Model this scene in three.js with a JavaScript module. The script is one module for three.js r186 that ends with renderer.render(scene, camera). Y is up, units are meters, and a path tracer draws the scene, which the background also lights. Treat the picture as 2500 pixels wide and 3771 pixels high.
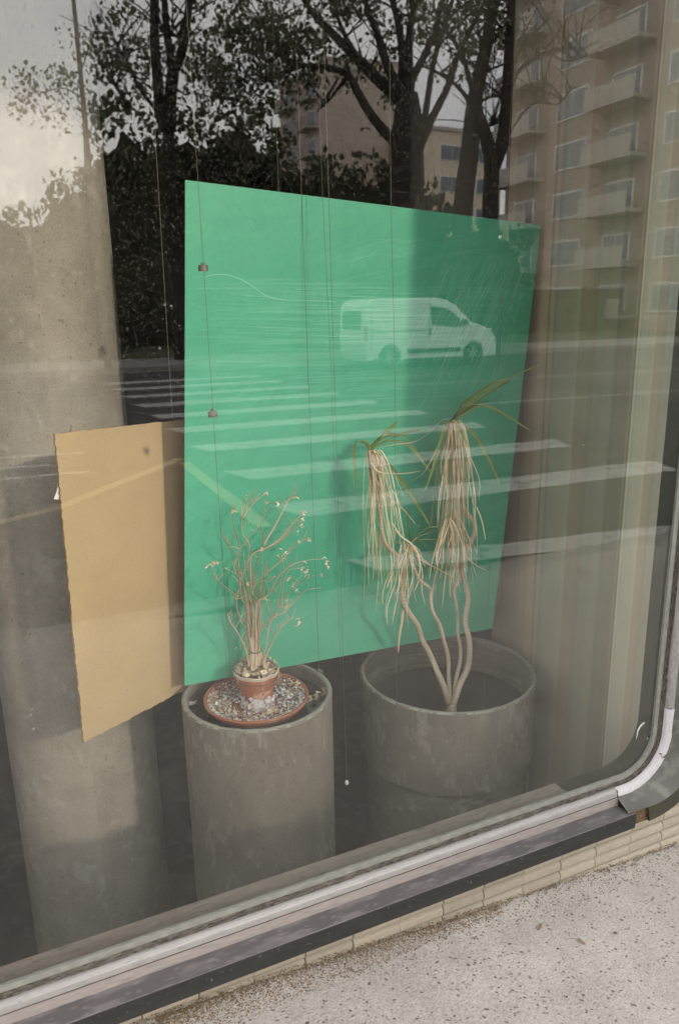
import * as THREE from 'three';
import { mergeGeometries, mergeVertices, toCreasedNormals } from 'three/addons/utils/BufferGeometryUtils.js';
import { RoundedBoxGeometry } from 'three/addons/geometries/RoundedBoxGeometry.js';
import { ImprovedNoise } from 'three/addons/math/ImprovedNoise.js';

// ---------- camera, sky, sun, exposure ----------
const scene = new THREE.Scene();
const camera = new THREE.PerspectiveCamera(67.9, 678 / 1024, 0.05, 600);
{
  const p = THREE.MathUtils.degToRad(15), r = THREE.MathUtils.degToRad(-1), y = THREE.MathUtils.degToRad(24.3);
  const fwd = new THREE.Vector3(Math.sin(y) * Math.cos(p), -Math.sin(p), -Math.cos(y) * Math.cos(p));
  const right0 = new THREE.Vector3(Math.cos(y), 0, Math.sin(y)), up0 = right0.clone().cross(fwd);
  const up = up0.clone().multiplyScalar(Math.cos(r)).addScaledVector(right0, -Math.sin(r));
  camera.position.set(0, 1.5, 1.27);
  camera.up.copy(up); camera.focus = 2.15; camera.userData.fStop = 5;
  camera.lookAt(camera.position.clone().add(fwd));
}
const renderer = new THREE.WebGLRenderer({ antialias: true });
renderer.setSize(678, 1024);
renderer.toneMapping = THREE.LinearToneMapping;
renderer.toneMappingExposure = 1.0;
renderer.shadowMap.enabled = true;

const noise3 = new ImprovedNoise();
const fbm = (x, y, z = 0, o = 4) => { let s = 0, a = 0.5, f = 1; for (let i = 0; i < o; i++) { s += a * noise3.noise(x * f + 7.3 * i, y * f + 3.1 * i, z * f + 1.7 * i); a *= 0.5; f *= 2.03; } return s; };
const sunAz = THREE.MathUtils.degToRad(23), sunEl = THREE.MathUtils.degToRad(22.6);
const sunDir = new THREE.Vector3(Math.sin(sunAz) * Math.cos(sunEl), Math.sin(sunEl), Math.cos(sunAz) * Math.cos(sunEl));
{
  const W = 1024, H = 512, d = new Float32Array(W * H * 4);
  for (let j = 0; j < H; j++) for (let i = 0; i < W; i++) {
    const el = ((j + 0.5) / H - 0.5) * Math.PI, az = ((i + 0.5) / W - 0.5) * 2 * Math.PI, k = (j * W + i) * 4;
    const x = Math.cos(az) * Math.cos(el), y = Math.sin(el), z = Math.sin(az) * Math.cos(el);
    const q = 1 / (0.25 + Math.max(0, y));
    const c = fbm(x * q * 1.1 + 3, z * q * 1.1, y * 0.6, 5);
    const t = THREE.MathUtils.smoothstep(c, -0.28, 0.3);
    const s = y > 0 ? 1 : 0.25, b = 4.3 * s * (0.72 + 0.42 * t);
    d[k] = b * (0.95 + 0.05 * t); d[k + 1] = b * (0.955 + 0.02 * t); d[k + 2] = b * (1.02 - 0.08 * t); d[k + 3] = 1;
  }
  const sky = new THREE.DataTexture(d, W, H, THREE.RGBAFormat, THREE.FloatType);
  sky.mapping = THREE.EquirectangularReflectionMapping; sky.magFilter = THREE.LinearFilter; sky.minFilter = THREE.LinearFilter; sky.needsUpdate = true;
  scene.background = sky; scene.environment = sky;
}
const sun = new THREE.DirectionalLight(0xfff0dc, 2.9);
sun.name = 'sun';
sun.position.copy(sunDir).multiplyScalar(60);
sun.target.position.set(0.8, 1, 0);
sun.position.add(sun.target.position);
sun.castShadow = true; sun.shadow.radius = 5;
Object.assign(sun.shadow.camera, { left: -12, right: 12, top: 12, bottom: -12, near: 1, far: 120 });
scene.add(sun, sun.target);

// ---------- helpers ----------
function rng(seed) { let a = seed >>> 0; return () => { a = (a + 0x6d2b79f5) | 0; let t = Math.imul(a ^ (a >>> 15), 1 | a); t = (t + Math.imul(t ^ (t >>> 7), 61 | t)) ^ t; return ((t ^ (t >>> 14)) >>> 0) / 4294967296; }; }
const V = (a) => new THREE.Vector3(a[0], a[1], a[2]);
const lin = (r, g, b) => new THREE.Color().setRGB(r, g, b);
const clamp = THREE.MathUtils.clamp, lerp = THREE.MathUtils.lerp, smooth = THREE.MathUtils.smoothstep;
const toS = (v) => { v = clamp(v, 0, 1); return 255 * (v <= 0.0031308 ? v * 12.92 : 1.055 * Math.pow(v, 1 / 2.4) - 0.055); };
// a colour texture from linear values; size = metres covered
function tex(w, h, fn, size = [1, 1], color = true) {
  const d = new Uint8Array(w * h * 4);
  for (let j = 0; j < h; j++) for (let i = 0; i < w; i++) { const c = fn(i / w, j / h, i, j), k = (j * w + i) * 4; for (let n = 0; n < 3; n++) d[k + n] = color ? toS(c[n]) : clamp(c[n] * 255, 0, 255); d[k + 3] = 255; }
  const t = new THREE.DataTexture(d, w, h); t.wrapS = t.wrapT = THREE.RepeatWrapping; t.magFilter = THREE.LinearFilter; t.minFilter = THREE.LinearMipmapLinearFilter; t.generateMipmaps = true;
  if (color) t.colorSpace = THREE.SRGBColorSpace;
  t.repeat.set(1 / size[0], 1 / size[1]); t.needsUpdate = true; return t;
}
// tileable fractal noise on the unit square
const hash = (x, y, s) => { let h = Math.imul(x, 374761393) + Math.imul(y, 668265263) + Math.imul(s | 0, 974711); h = Math.imul(h ^ (h >>> 13), 1274126177); return ((h ^ (h >>> 16)) >>> 0) / 4294967296; };
function lattice(x, y, px, py, s) { const i = Math.floor(x), j = Math.floor(y), a = x - i, b = y - j, u = a * a * (3 - 2 * a), v = b * b * (3 - 2 * b), m = (n, p) => ((n % p) + p) % p, x0 = m(i, px), x1 = m(i + 1, px), y0 = m(j, py), y1 = m(j + 1, py); return lerp(lerp(hash(x0, y0, s), hash(x1, y0, s), u), lerp(hash(x0, y1, s), hash(x1, y1, s), u), v) - 0.5; }
function tile(u, v, f, z = 0, o = 4, fv = f) { let t = 0, a = 0.62; for (let i = 0; i < o; i++) { const k = 2 ** i; t += a * lattice(u * f * k, v * fv * k, f * k, fv * k, z * 31 + i); a *= 0.55; } return t; }
const mat = (o) => new THREE.MeshStandardMaterial({ roughness: 0.85, ...o });
const phys = (o) => new THREE.MeshPhysicalMaterial({ roughness: 0.6, ...o });
function mesh(name, g, m, parent) { const o = new THREE.Mesh(g, m); o.name = name; o.castShadow = o.receiveShadow = true; (parent ?? scene).add(o); return o; }
const taken = {};
const numbered = (n) => { const k = (taken[n] = (taken[n] ?? -1) + 1); return k ? n + '_' + String(k).padStart(3, '0') : n; };
function tag(o, label, category, group) { o.userData.label = label; o.userData.category = category; if (group) o.userData.group = group; return o; }
function thing(name, label, category, pos = [0, 0, 0], group) { const o = new THREE.Group(); o.name = numbered(name); o.position.set(...pos); scene.add(o); return tag(o, label, category, group); }
function struct(name, g, m) { const o = mesh(name, g, m); o.userData.kind = 'structure'; return o; }
// uv in metres by the way each face points
function metric(g) {
  g = g.index ? g.toNonIndexed() : g; const p = g.attributes.position, uv = new Float32Array(p.count * 2), a = new THREE.Vector3(), b = new THREE.Vector3(), c = new THREE.Vector3(), n = new THREE.Vector3();
  for (let i = 0; i < p.count; i += 3) {
    a.fromBufferAttribute(p, i); b.fromBufferAttribute(p, i + 1); c.fromBufferAttribute(p, i + 2); n.copy(b).sub(a).cross(c.clone().sub(a));
    const x = Math.abs(n.x), y = Math.abs(n.y), z = Math.abs(n.z);
    [a, b, c].forEach((q, k) => { const [u, v] = x > y && x > z ? [q.z, q.y] : y > z ? [q.x, q.z] : [q.x, q.y]; uv[(i + k) * 2] = u; uv[(i + k) * 2 + 1] = v; });
  }
  g.setAttribute('uv', new THREE.BufferAttribute(uv, 2)); return g;
}
const box = (x0, x1, y0, y1, z0, z1, r = 0) => { const w = x1 - x0, h = y1 - y0, d = z1 - z0, g = r ? new RoundedBoxGeometry(w, h, d, 2, r) : new THREE.BoxGeometry(w, h, d); g.translate((x0 + x1) / 2, (y0 + y1) / 2, (z0 + z1) / 2); return metric(g); };
// tapered tube through points, smooth
function tube(pts, radii, seg = 24, rad = 7, caps = true) {
  const curve = new THREE.CatmullRomCurve3(pts.map((p) => (p.isVector3 ? p : V(p))), false, 'centripetal');
  const R = typeof radii === 'number' ? () => radii : (t) => { const s = t * (radii.length - 1), i = Math.min(radii.length - 2, Math.floor(s)); return lerp(radii[i], radii[i + 1], s - i); };
  const pos = [], idx = [], uv = []; let n = null, t0 = null, len = 0, last = null;
  for (let i = 0; i <= seg; i++) {
    const t = i / seg, p = curve.getPoint(t), tg = curve.getTangent(t);
    if (!n) { n = Math.abs(tg.y) < 0.9 ? new THREE.Vector3(0, 1, 0) : new THREE.Vector3(1, 0, 0); n.cross(tg).normalize(); } else { n.applyQuaternion(new THREE.Quaternion().setFromUnitVectors(t0, tg)); n.addScaledVector(tg, -n.dot(tg)).normalize(); }
    if (last) len += last.distanceTo(p); last = p;
    t0 = tg.clone(); const b = tg.clone().cross(n), r = R(t);
    for (let k = 0; k <= rad; k++) { const a = (k / rad) * Math.PI * 2, q = p.clone().addScaledVector(n, Math.cos(a) * r).addScaledVector(b, Math.sin(a) * r); pos.push(q.x, q.y, q.z); uv.push((k / rad) * 6.28 * r, len); }
  }
  for (let i = 0; i < seg; i++) for (let k = 0; k < rad; k++) { const a = i * (rad + 1) + k, b = a + rad + 1; idx.push(a, a + 1, b, b, a + 1, b + 1); }
  if (caps) for (const e of [0, seg]) { const p = curve.getPoint(e / seg), c = pos.length / 3; pos.push(p.x, p.y, p.z); uv.push(0, 0); for (let k = 0; k < rad; k++) { const a = e * (rad + 1) + k; e ? idx.push(a, a + 1, c) : idx.push(a + 1, a, c); } }
  const g = new THREE.BufferGeometry(); g.setAttribute('position', new THREE.Float32BufferAttribute(pos, 3)); g.setAttribute('uv', new THREE.Float32BufferAttribute(uv, 2)); g.setIndex(idx); g.computeVertexNormals(); return g;
}
// strap leaf: flat tapered ribbon with a shallow fold along its middle
function ribbon(pts, width, side, fold = 0.25, seg = 14, tip = 1.3) {
  const curve = new THREE.CatmullRomCurve3(pts.map(V), false, 'centripetal'), pos = [], idx = [], s = V(side);
  for (let i = 0; i <= seg; i++) {
    const t = i / seg, p = curve.getPoint(t), tg = curve.getTangent(t), w = s.clone().addScaledVector(tg, -s.dot(tg)).normalize(), n = tg.clone().cross(w);
    const h = 0.5 * width * Math.min(1, 0.55 + 3 * t) * Math.pow(1 - t, 1 / (1 + tip)) + 0.0002;
    for (const k of [-1, 0, 1]) { const q = p.clone().addScaledVector(w, k * h).addScaledVector(n, k ? 0 : -h * fold); pos.push(q.x, q.y, q.z); }
  }
  for (let i = 0; i < seg; i++) for (let k = 0; k < 2; k++) { const a = i * 3 + k, b = a + 3; idx.push(a, a + 1, b, b, a + 1, b + 1); }
  const g = new THREE.BufferGeometry(); g.setAttribute('position', new THREE.Float32BufferAttribute(pos, 3)); g.setIndex(idx); g.computeVertexNormals(); return g;
}
const bare = (g) => { g = g.index ? g.toNonIndexed() : g.clone(); for (const k of Object.keys(g.attributes)) if (k !== 'position' && k !== 'normal') g.deleteAttribute(k); return g; };
const join = (list) => mergeGeometries(list.map(bare));

// ---------- surfaces ----------
const R1 = rng(11);
const concreteTex = (seed, c0, c1, size, streak = 1) => tex(512, 512, (u, v, i, j) => {
  const big = tile(u, v, 5, seed), mid = tile(u, v, 22, seed + 5, 4), st = tile(u, v, 40, seed + 9, 3, 2), fine = 2 * (hash(i, j, seed * 7 + 1) - 0.5);
  const stain = smooth(0.75 * tile(u, v, 7, seed + 17, 4) + 0.8 * tile(u, v, 46, seed + 3, 4, 34), 0.14, 0.4), pore = smooth(tile(u, v, 110, seed + 41, 2), 0.27, 0.4);
  const t = clamp(0.5 + 0.75 * big + 0.45 * mid + streak * 0.3 * st, 0, 1), k = 1 + 0.16 * fine;
  return [0, 1, 2].map((n) => (lerp(c0[n], c1[n], t) * (1 - 0.1 * stain) * (1 - 0.45 * pore) + 0.085 * stain * [1, 0.98, 0.92][n]) * k);
}, size);
const M = {};
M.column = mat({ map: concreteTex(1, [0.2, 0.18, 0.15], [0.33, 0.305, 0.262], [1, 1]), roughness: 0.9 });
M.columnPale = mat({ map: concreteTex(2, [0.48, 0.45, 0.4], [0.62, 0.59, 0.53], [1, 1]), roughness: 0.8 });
M.planter = mat({ map: concreteTex(4, [0.125, 0.11, 0.086], [0.205, 0.187, 0.155], [0.55, 0.55], 0), roughness: 0.85 });
M.planterRim = mat({ map: concreteTex(8, [0.2, 0.2, 0.175], [0.33, 0.335, 0.3], [0.25, 0.25], 0), roughness: 0.9 });
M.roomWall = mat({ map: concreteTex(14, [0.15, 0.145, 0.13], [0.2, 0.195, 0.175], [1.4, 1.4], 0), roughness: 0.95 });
M.hedgeWood = mat({ color: lin(0.06, 0.062, 0.035), roughness: 1 });
M.darkSoil = mat({ color: lin(0.025, 0.021, 0.016), roughness: 1 });
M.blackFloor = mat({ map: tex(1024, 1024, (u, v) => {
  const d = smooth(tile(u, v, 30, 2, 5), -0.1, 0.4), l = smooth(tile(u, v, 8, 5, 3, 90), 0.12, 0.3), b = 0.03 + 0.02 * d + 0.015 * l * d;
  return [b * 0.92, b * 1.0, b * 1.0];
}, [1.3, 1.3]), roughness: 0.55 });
const sw = 1024, pits = new Float32Array(sw * sw);
{
  const r = rng(5);
  for (let n = 0; n < 3300; n++) {
    const cx = r() * sw, cy = r() * sw, big = r() < 0.2, a = (big ? 2.4 : 1.4) + r() * 2.0, b = a * (0.35 + 0.4 * r()), th = 0.5 + (r() + r() - 1) * 1.2, dk = 0.35 + 0.65 * r(), c = Math.cos(th), s = Math.sin(th);
    for (let y = -8; y <= 8; y++) for (let x = -8; x <= 8; x++) { const e = ((x * c + y * s) / a) ** 2 + ((-x * s + y * c) / b) ** 2, w = smooth(1.25 - e, 0, 0.6) * dk, k = ((Math.floor(cy + y) + sw) % sw) * sw + ((Math.floor(cx + x) + sw) % sw); if (w > pits[k]) pits[k] = w; }
  }
}
const groundTone = new Float32Array(sw * sw);
{ const r = rng(6); for (let k = 0; k < sw * sw; k++) groundTone[k] = r(); }
const gravel = (u, v, i, j) => { const a = groundTone[(j >> 1) * sw + (i >> 1)], b = groundTone[(j >> 2) * sw + 400 + (i >> 2)]; return 0.5 * a + 0.5 * b; };
M.sidewalk = mat({
  map: tex(sw, sw, (u, v, i, j) => { const p = pits[j * sw + i], g = gravel(u, v, i, j), w = tile(u, v, 7, 3, 4), t = 0.86 + 0.4 * (g - 0.5) + 0.34 * w; return [0.45 * t, 0.421 * t, 0.386 * t].map((c, n) => lerp(c, [0.07, 0.056, 0.042][n], p * 0.82)); }, [1.15, 1.15]),
  bumpMap: tex(sw, sw, (u, v, i, j) => { const h = 0.62 + 0.34 * (gravel(u, v, i, j) - 0.5) - 0.55 * pits[j * sw + i]; return [h, h, h]; }, [1.15, 1.15], false), bumpScale: 0.0035, roughness: 0.95,
});
M.asphalt = mat({ map: tex(512, 512, (u, v, i, j) => { const t = 0.055 + 0.018 * tile(u, v, 9, 4) + 0.02 * (gravel(u, v, i, j) - 0.5); return [t, t * 0.98, t * 0.95]; }, [3, 3]), roughness: 0.9 });
M.roadPaint = mat({ map: tex(256, 256, (u, v, i, j) => { const w = smooth(tile(u, v, 20, 6, 5), 0.1, 0.35), t = 0.44 - 0.32 * w; return [t, t, t * 0.97]; }, [1.5, 1.5]), roughness: 0.8 });
M.yellowPaint = mat({ color: lin(0.4, 0.33, 0.19), roughness: 0.8 });
M.kerb = mat({ map: concreteTex(21, [0.22, 0.21, 0.19], [0.34, 0.33, 0.3], [1, 1], 0), roughness: 0.9 });
M.tileA = [0, 1, 2, 3].map((n) => mat({ map: tex(128, 64, (u, v) => { const t = 0.9 + 0.09 * (n - 1.5) * 0.6 + 0.22 * tile(u, v, 12, 30 + n, 4, 5); return [0.33 * t, 0.292 * t, 0.23 * t]; }, [0.12, 0.036]), roughness: 0.75 }));
M.grout = mat({ color: lin(0.06, 0.043, 0.028), roughness: 1 });
M.alu = mat({ map: tex(256, 64, (u, v) => { const t = 0.25 + 0.05 * tile(u, v, 24, 2, 4) - 0.07 * smooth(tile(u, v, 40, 12, 4), 0.16, 0.3); return [t, t * 0.98, t * 0.96]; }, [0.5, 0.05]), roughness: 0.5, metalness: 0.3 });
M.aluDull = mat({ map: tex(256, 64, (u, v) => { const t = 0.26 + 0.15 * tile(u, v, 30, 7, 4); return [t, t * 0.98, t * 0.95]; }, [0.3, 0.1]), roughness: 0.55, metalness: 0.3 });
M.seal = mat({ map: tex(256, 64, (u, v) => { const t = 0.19 + 0.1 * tile(u, v, 30, 17, 4); return [t, t * 1.03, t * 0.93]; }, [0.4, 0.1]), roughness: 0.7 });
M.grime = mat({ map: tex(512, 32, (u, v) => { const t = 0.08 + 0.22 * tile(u, v, 50, 19, 4); return [Math.max(0.02, t), Math.max(0.018, t * 0.9), Math.max(0.015, t * 0.75)]; }, [0.5, 0.03]), roughness: 1 });
M.pinkFascia = mat({ map: tex(512, 64, (u, v) => { const t = 0.25 + 0.12 * tile(u, v, 30, 23, 4); return [t, t * 0.9, t * 0.85]; }, [0.7, 0.1]), roughness: 0.7 });
M.sillBoard = mat({ map: tex(512, 128, (u, v) => { const t = 0.2 + 0.09 * tile(u, v, 18, 27, 4), s = smooth(tile(u, v, 26, 29, 4), 0.14, 0.3); return [t * (1 - 0.35 * s), t * 0.84 * (1 - 0.3 * s), t * 0.76 * (1 - 0.3 * s)]; }, [0.8, 0.2]), roughness: 0.8 });
M.slabStone = mat({ map: tex(512, 128, (u, v) => { const a = smooth(tile(u, v, 9, 33, 5), -0.15, 0.3), s = smooth(tile(u, v, 26, 35, 5), 0.16, 0.34), t = 0.085 + 0.06 * a + 0.05 * s; return [t * 1.03, t * 0.95, t * 0.97]; }, [0.5, 0.14]), roughness: 0.75 });
M.slabFace = mat({ map: tex(512, 64, (u, v) => { const s = smooth(tile(u, v, 60, 37, 4, 12), 0.3, 0.4), t = 0.015 + 0.012 * tile(u, v, 12, 38) + 0.1 * s * s; return [t, t * 1.05, t * 1.0]; }, [0.6, 0.08]), roughness: 0.6 });
M.lip = mat({ map: tex(256, 256, (u, v) => { const a = smooth(tile(u, v, 14, 41, 5), -0.1, 0.3), t = 0.075 + 0.05 * a; return [t, t * 0.98, t * 0.88]; }, [0.25, 0.25]), roughness: 0.6 });
M.olive = mat({ map: tex(256, 256, (u, v) => { const t = 0.032 + 0.016 * tile(u, v, 14, 43, 4); return [t, t * 0.95, t * 0.55]; }, [0.25, 0.25]), roughness: 0.75 });
M.peel = mat({ map: tex(256, 128, (u, v) => { const a = smooth(tile(u, v, 7, 45, 5, 3) + 0.4 * (v - 0.45), 0.16, 0.2), b = 0.6 * tile(u, v, 40, 47, 3); return [lerp(0.43 + 0.2 * b, 0.11, a), lerp(0.42 + 0.2 * b, 0.08, a), lerp(0.44 + 0.2 * b, 0.06, a)]; }, [0.14, 0.08]), roughness: 0.75 });
M.rust = mat({ map: tex(128, 128, (u, v) => { const t = 0.5 + tile(u, v, 30, 49, 4); return [0.2 * t, 0.13 * t, 0.06 * t]; }, [0.06, 0.06]), roughness: 1 });
M.glass = phys({ color: lin(0.98, 0.985, 0.972), transmission: 1, thickness: 0, roughness: 0, ior: 1.52 });
{ // striped side partition: vertical bands of cloth
  const r = rng(77), bands = []; let z = 0;
  while (z < 1) { const w = r() < 0.4 ? 0.006 + 0.014 * r() : 0.03 + 0.06 * r(); bands.push([z, r(), r()]); z += w; }
  const bandAt = (u) => { let k = 0; while (k + 1 < bands.length && bands[k + 1][0] <= u) k++; return bands[k]; };
  const weave = (u, v, i, j, c) => { const b = bandAt(u), t = 0.78 + 0.4 * b[1] + 0.07 * (groundTone[(j % sw) * sw + ((i * 3) % sw)] - 0.5) + 0.1 * tile(u, v, 8, 51, 3), h = b[2]; return [c[0] * t * (1.07 - 0.12 * h), c[1] * t * (0.96 + 0.07 * h), c[2] * t * (0.9 + 0.15 * h)]; };
  M.cloth = mat({ map: tex(512, 256, (u, v, i, j) => weave(u, v, i, j, [0.415, 0.385, 0.3]), [0.62, 0.9]), roughness: 0.95 });
  M.paleCloth = mat({ map: tex(256, 256, (u, v, i, j) => weave(u, v, i, j, [0.84, 0.765, 0.645]), [0.3, 0.9]), roughness: 0.9 });
}
M.card = mat({ map: tex(512, 512, (u, v, i, j) => { const t = 0.95 + 0.12 * tile(u, v, 6, 55, 3) + 0.06 * Math.sin(u * 6.283 * 62) * 0.5 + 0.1 * (groundTone[j * sw + i] - 0.5); return [0.47 * t, 0.35 * t, 0.2 * t]; }, [0.5, 0.5]), roughness: 0.9 });
M.cardEdge = mat({ color: lin(0.3, 0.19, 0.09), roughness: 1 });
M.terracotta = mat({ map: tex(256, 128, (u, v) => { const s = smooth(tile(u, v, 18, 57, 5), 0.14, 0.34), t = 0.9 + 0.35 * tile(u, v, 10, 58, 4); return [lerp(0.37 * t, 0.5, s * 0.5), lerp(0.135 * t, 0.42, s * 0.5), lerp(0.07 * t, 0.36, s * 0.5)]; }, [1, 1]), roughness: 0.9 });
M.wire = mat({ color: lin(0.16, 0.145, 0.115), roughness: 0.5, metalness: 0.4 });
M.clip = mat({ color: lin(0.17, 0.165, 0.13), roughness: 0.5, metalness: 0.3 });
M.stem = mat({ map: tex(64, 512, (u, v) => { const ring = 0.5 + 0.5 * Math.sin(v * 6.283 * 46 + 3 * tile(u, v, 8, 61, 2)), t = 0.82 + 0.14 * ring + 0.4 * tile(u, v, 14, 62, 3); return [0.5 * t, 0.42 * t, 0.315 * t]; }, [0.05, 0.4]), roughness: 0.9 });
M.leafGreen = [0, 1, 2].map((n) => phys({ color: [lin(0.17, 0.27, 0.05), lin(0.28, 0.36, 0.1), lin(0.11, 0.19, 0.035)][n], roughness: 0.6, side: THREE.DoubleSide }));
M.straw = [0, 1, 2, 3, 4].map((n) => mat({ color: [lin(0.66, 0.555, 0.37), lin(0.53, 0.42, 0.26), lin(0.38, 0.26, 0.145), lin(0.74, 0.65, 0.48), lin(0.28, 0.165, 0.085)][n], roughness: 0.8, side: THREE.DoubleSide }));
M.twig = [0, 1].map((n) => mat({ color: [lin(0.52, 0.42, 0.3), lin(0.37, 0.28, 0.19)][n], roughness: 0.9 }));
M.dryLeaf = [0, 1, 2].map((n) => mat({ color: [lin(0.72, 0.6, 0.43), lin(0.58, 0.43, 0.26), lin(0.76, 0.67, 0.52)][n], roughness: 0.85, side: THREE.DoubleSide }));
M.salt = [0, 1, 2, 3].map((n) => mat({ color: [lin(0.66, 0.65, 0.66), lin(0.5, 0.48, 0.51), lin(0.5, 0.4, 0.26), lin(0.36, 0.32, 0.29)][n], roughness: 1, side: THREE.DoubleSide }));
M.root = mat({ color: lin(0.6, 0.52, 0.42), roughness: 0.95 });
M.gloss = phys({ color: lin(0.012, 0.014, 0.013), roughness: 0.12 });
M.bark = [0, 1, 2].map((n) => mat({ color: [lin(0.05, 0.042, 0.032), lin(0.1, 0.09, 0.075), lin(0.03, 0.026, 0.02)][n], roughness: 1 }));
M.foliage = [0, 1, 2].map((n) => phys({ color: [lin(0.1, 0.115, 0.055), lin(0.11, 0.12, 0.05), lin(0.085, 0.1, 0.045)][n], roughness: 0.8, transmission: 0.3, thickness: 0, side: THREE.DoubleSide }));
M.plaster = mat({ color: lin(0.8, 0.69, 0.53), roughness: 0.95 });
M.plaster2 = mat({ color: lin(0.6, 0.5, 0.42), roughness: 0.95 });
M.pink = mat({ color: lin(0.36, 0.29, 0.255), roughness: 0.95 });
M.paleConc = mat({ color: lin(0.5, 0.46, 0.42), roughness: 0.95 });
M.pane = phys({ color: lin(0.12, 0.15, 0.2), roughness: 0.08 });
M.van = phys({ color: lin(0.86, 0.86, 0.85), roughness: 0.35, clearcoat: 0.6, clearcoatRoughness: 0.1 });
M.vanGlass = phys({ color: lin(0.02, 0.025, 0.025), roughness: 0.35, specularIntensity: 0.3 });
M.rubber = mat({ color: lin(0.02, 0.02, 0.02), roughness: 0.8 });
M.wheel = mat({ color: lin(0.5, 0.5, 0.5), roughness: 0.4, metalness: 0.6 });
M.black = mat({ color: lin(0.02, 0.02, 0.022), roughness: 0.5 });
M.white = mat({ color: lin(0.8, 0.79, 0.77), roughness: 0.7 });

// ---------- ground outside ----------
// the pavement climbs a little to the left along the shop front
const groundY = (x) => 0.105 * (1 - smooth(x, -0.15, 1.9)) ;
{
  const g = new THREE.PlaneGeometry(36, 2.28, 240, 12); g.rotateX(-Math.PI / 2); g.translate(2, 0, 1.04);
  const p = g.attributes.position; for (let i = 0; i < p.count; i++) { const x = p.getX(i), z = p.getZ(i); p.setY(i, groundY(x) + 0.0025 * fbm(x * 3, z * 3, 4)); }
  g.computeVertexNormals(); struct('sidewalk', metric(g), M.sidewalk);
  const kerb = new THREE.Group(); kerb.name = 'kerb'; kerb.userData.kind = 'structure'; scene.add(kerb);
  for (let k = -4; k < 16; k++) { const x0 = k * 1.0 + 0.004, x1 = x0 + 0.992; mesh('kerb_stone', box(x0, x1, -0.2, groundY((x0 + x1) / 2) - 0.002, 2.18, 2.33, 0.012), M.kerb, kerb); }
  const street = struct('street', metric(new THREE.PlaneGeometry(300, 300).rotateX(-Math.PI / 2).translate(20, -0.125, 152.33)), M.asphalt);
  for (let k = 0; k < 10; k++) {
    const z = k ? 2.88 + k * 1.56 + (k > 2 ? 0.05 * k : 0) : 2.78, w = k ? 0.24 + 0.006 * k : 0.14, L = 2.0 + 0.05 * k, Rr = k === 0 ? 4.9 : 6.15, e = rng(300 + k);
    const s = new THREE.Shape(); const top = [], bot = []; for (let i = 0; i <= 14; i++) { const x = lerp(L, Rr, i / 14), d = (k ? -0.028 : -0.15) * (x - 3.2); top.push([x + (i === 14 ? 0.15 : 0), z + w + d + 0.03 * (e() - 0.5)]); bot.push([x + (i === 0 ? 0.12 : 0), z - w + d + 0.03 * (e() - 0.5)]); }
    s.moveTo(...bot[0]); [...bot.slice(1), ...top.reverse()].forEach((q) => s.lineTo(...q)); s.closePath();
    const g2 = new THREE.ShapeGeometry(s); g2.rotateX(Math.PI / 2); g2.translate(0, -0.12, 0);
    mesh('crossing_stripe', metric(g2), M.roadPaint, street);
  }
  const line = (pts, w, y, m, n) => { for (let i = 0; i + 1 < pts.length; i++) { const a = new THREE.Vector2(...pts[i]), b = new THREE.Vector2(...pts[i + 1]), d = b.clone().sub(a), l = d.length(), g3 = new THREE.PlaneGeometry(l, w); g3.rotateX(-Math.PI / 2); g3.rotateY(-Math.atan2(d.y, d.x)); g3.translate((a.x + b.x) / 2, y, (a.y + b.y) / 2); mesh(n, metric(g3), m, street); } };
  line([[-3.5, 0.9 + 2.4], [0.43, 5.52]], 0.13, -0.12, M.yellowPaint, 'yellow_line');
  line([[0.43, 5.55], [1.88, 7.25]], 0.13, -0.12, M.yellowPaint, 'yellow_line');
  line([[1.85, 7.0], [1.8, 4.1]], 0.13, -0.119, M.yellowPaint, 'yellow_line');
  line([[-6, 9.2], [0.95, 8.2]], 0.1, -0.12, M.roadPaint, 'lane_line'); line([[-6, 7.2], [0.85, 7.0]], 0.1, -0.12, M.roadPaint, 'lane_line'); line([[-5, 8.2], [0.5, 7.6]], 0.12, -0.12, M.roadPaint, 'lane_line');
  line([[-14, 15.4], [2.6, 16.9]], 0.14, -0.12, M.roadPaint, 'lane_line'); line([[6.9, 13.2], [30, 12.2]], 0.12, -0.12, M.roadPaint, 'lane_line'); line([[7.2, 9.6], [24, 8.6]], 0.1, -0.12, M.roadPaint, 'lane_line');
  struct('far_kerb', box(-60, 70, -0.2, 0.02, 20.4, 20.62), M.kerb);
  struct('far_pavement', box(-60, 70, -0.2, 0.015, 20.62, 24.5), M.kerb);
  const lawn = struct('lawn', metric(new THREE.PlaneGeometry(200, 150).rotateX(-Math.PI / 2).translate(10, 0.02, 99.5)), mat({ color: lin(0.05, 0.06, 0.025), roughness: 1 }));
}

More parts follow.
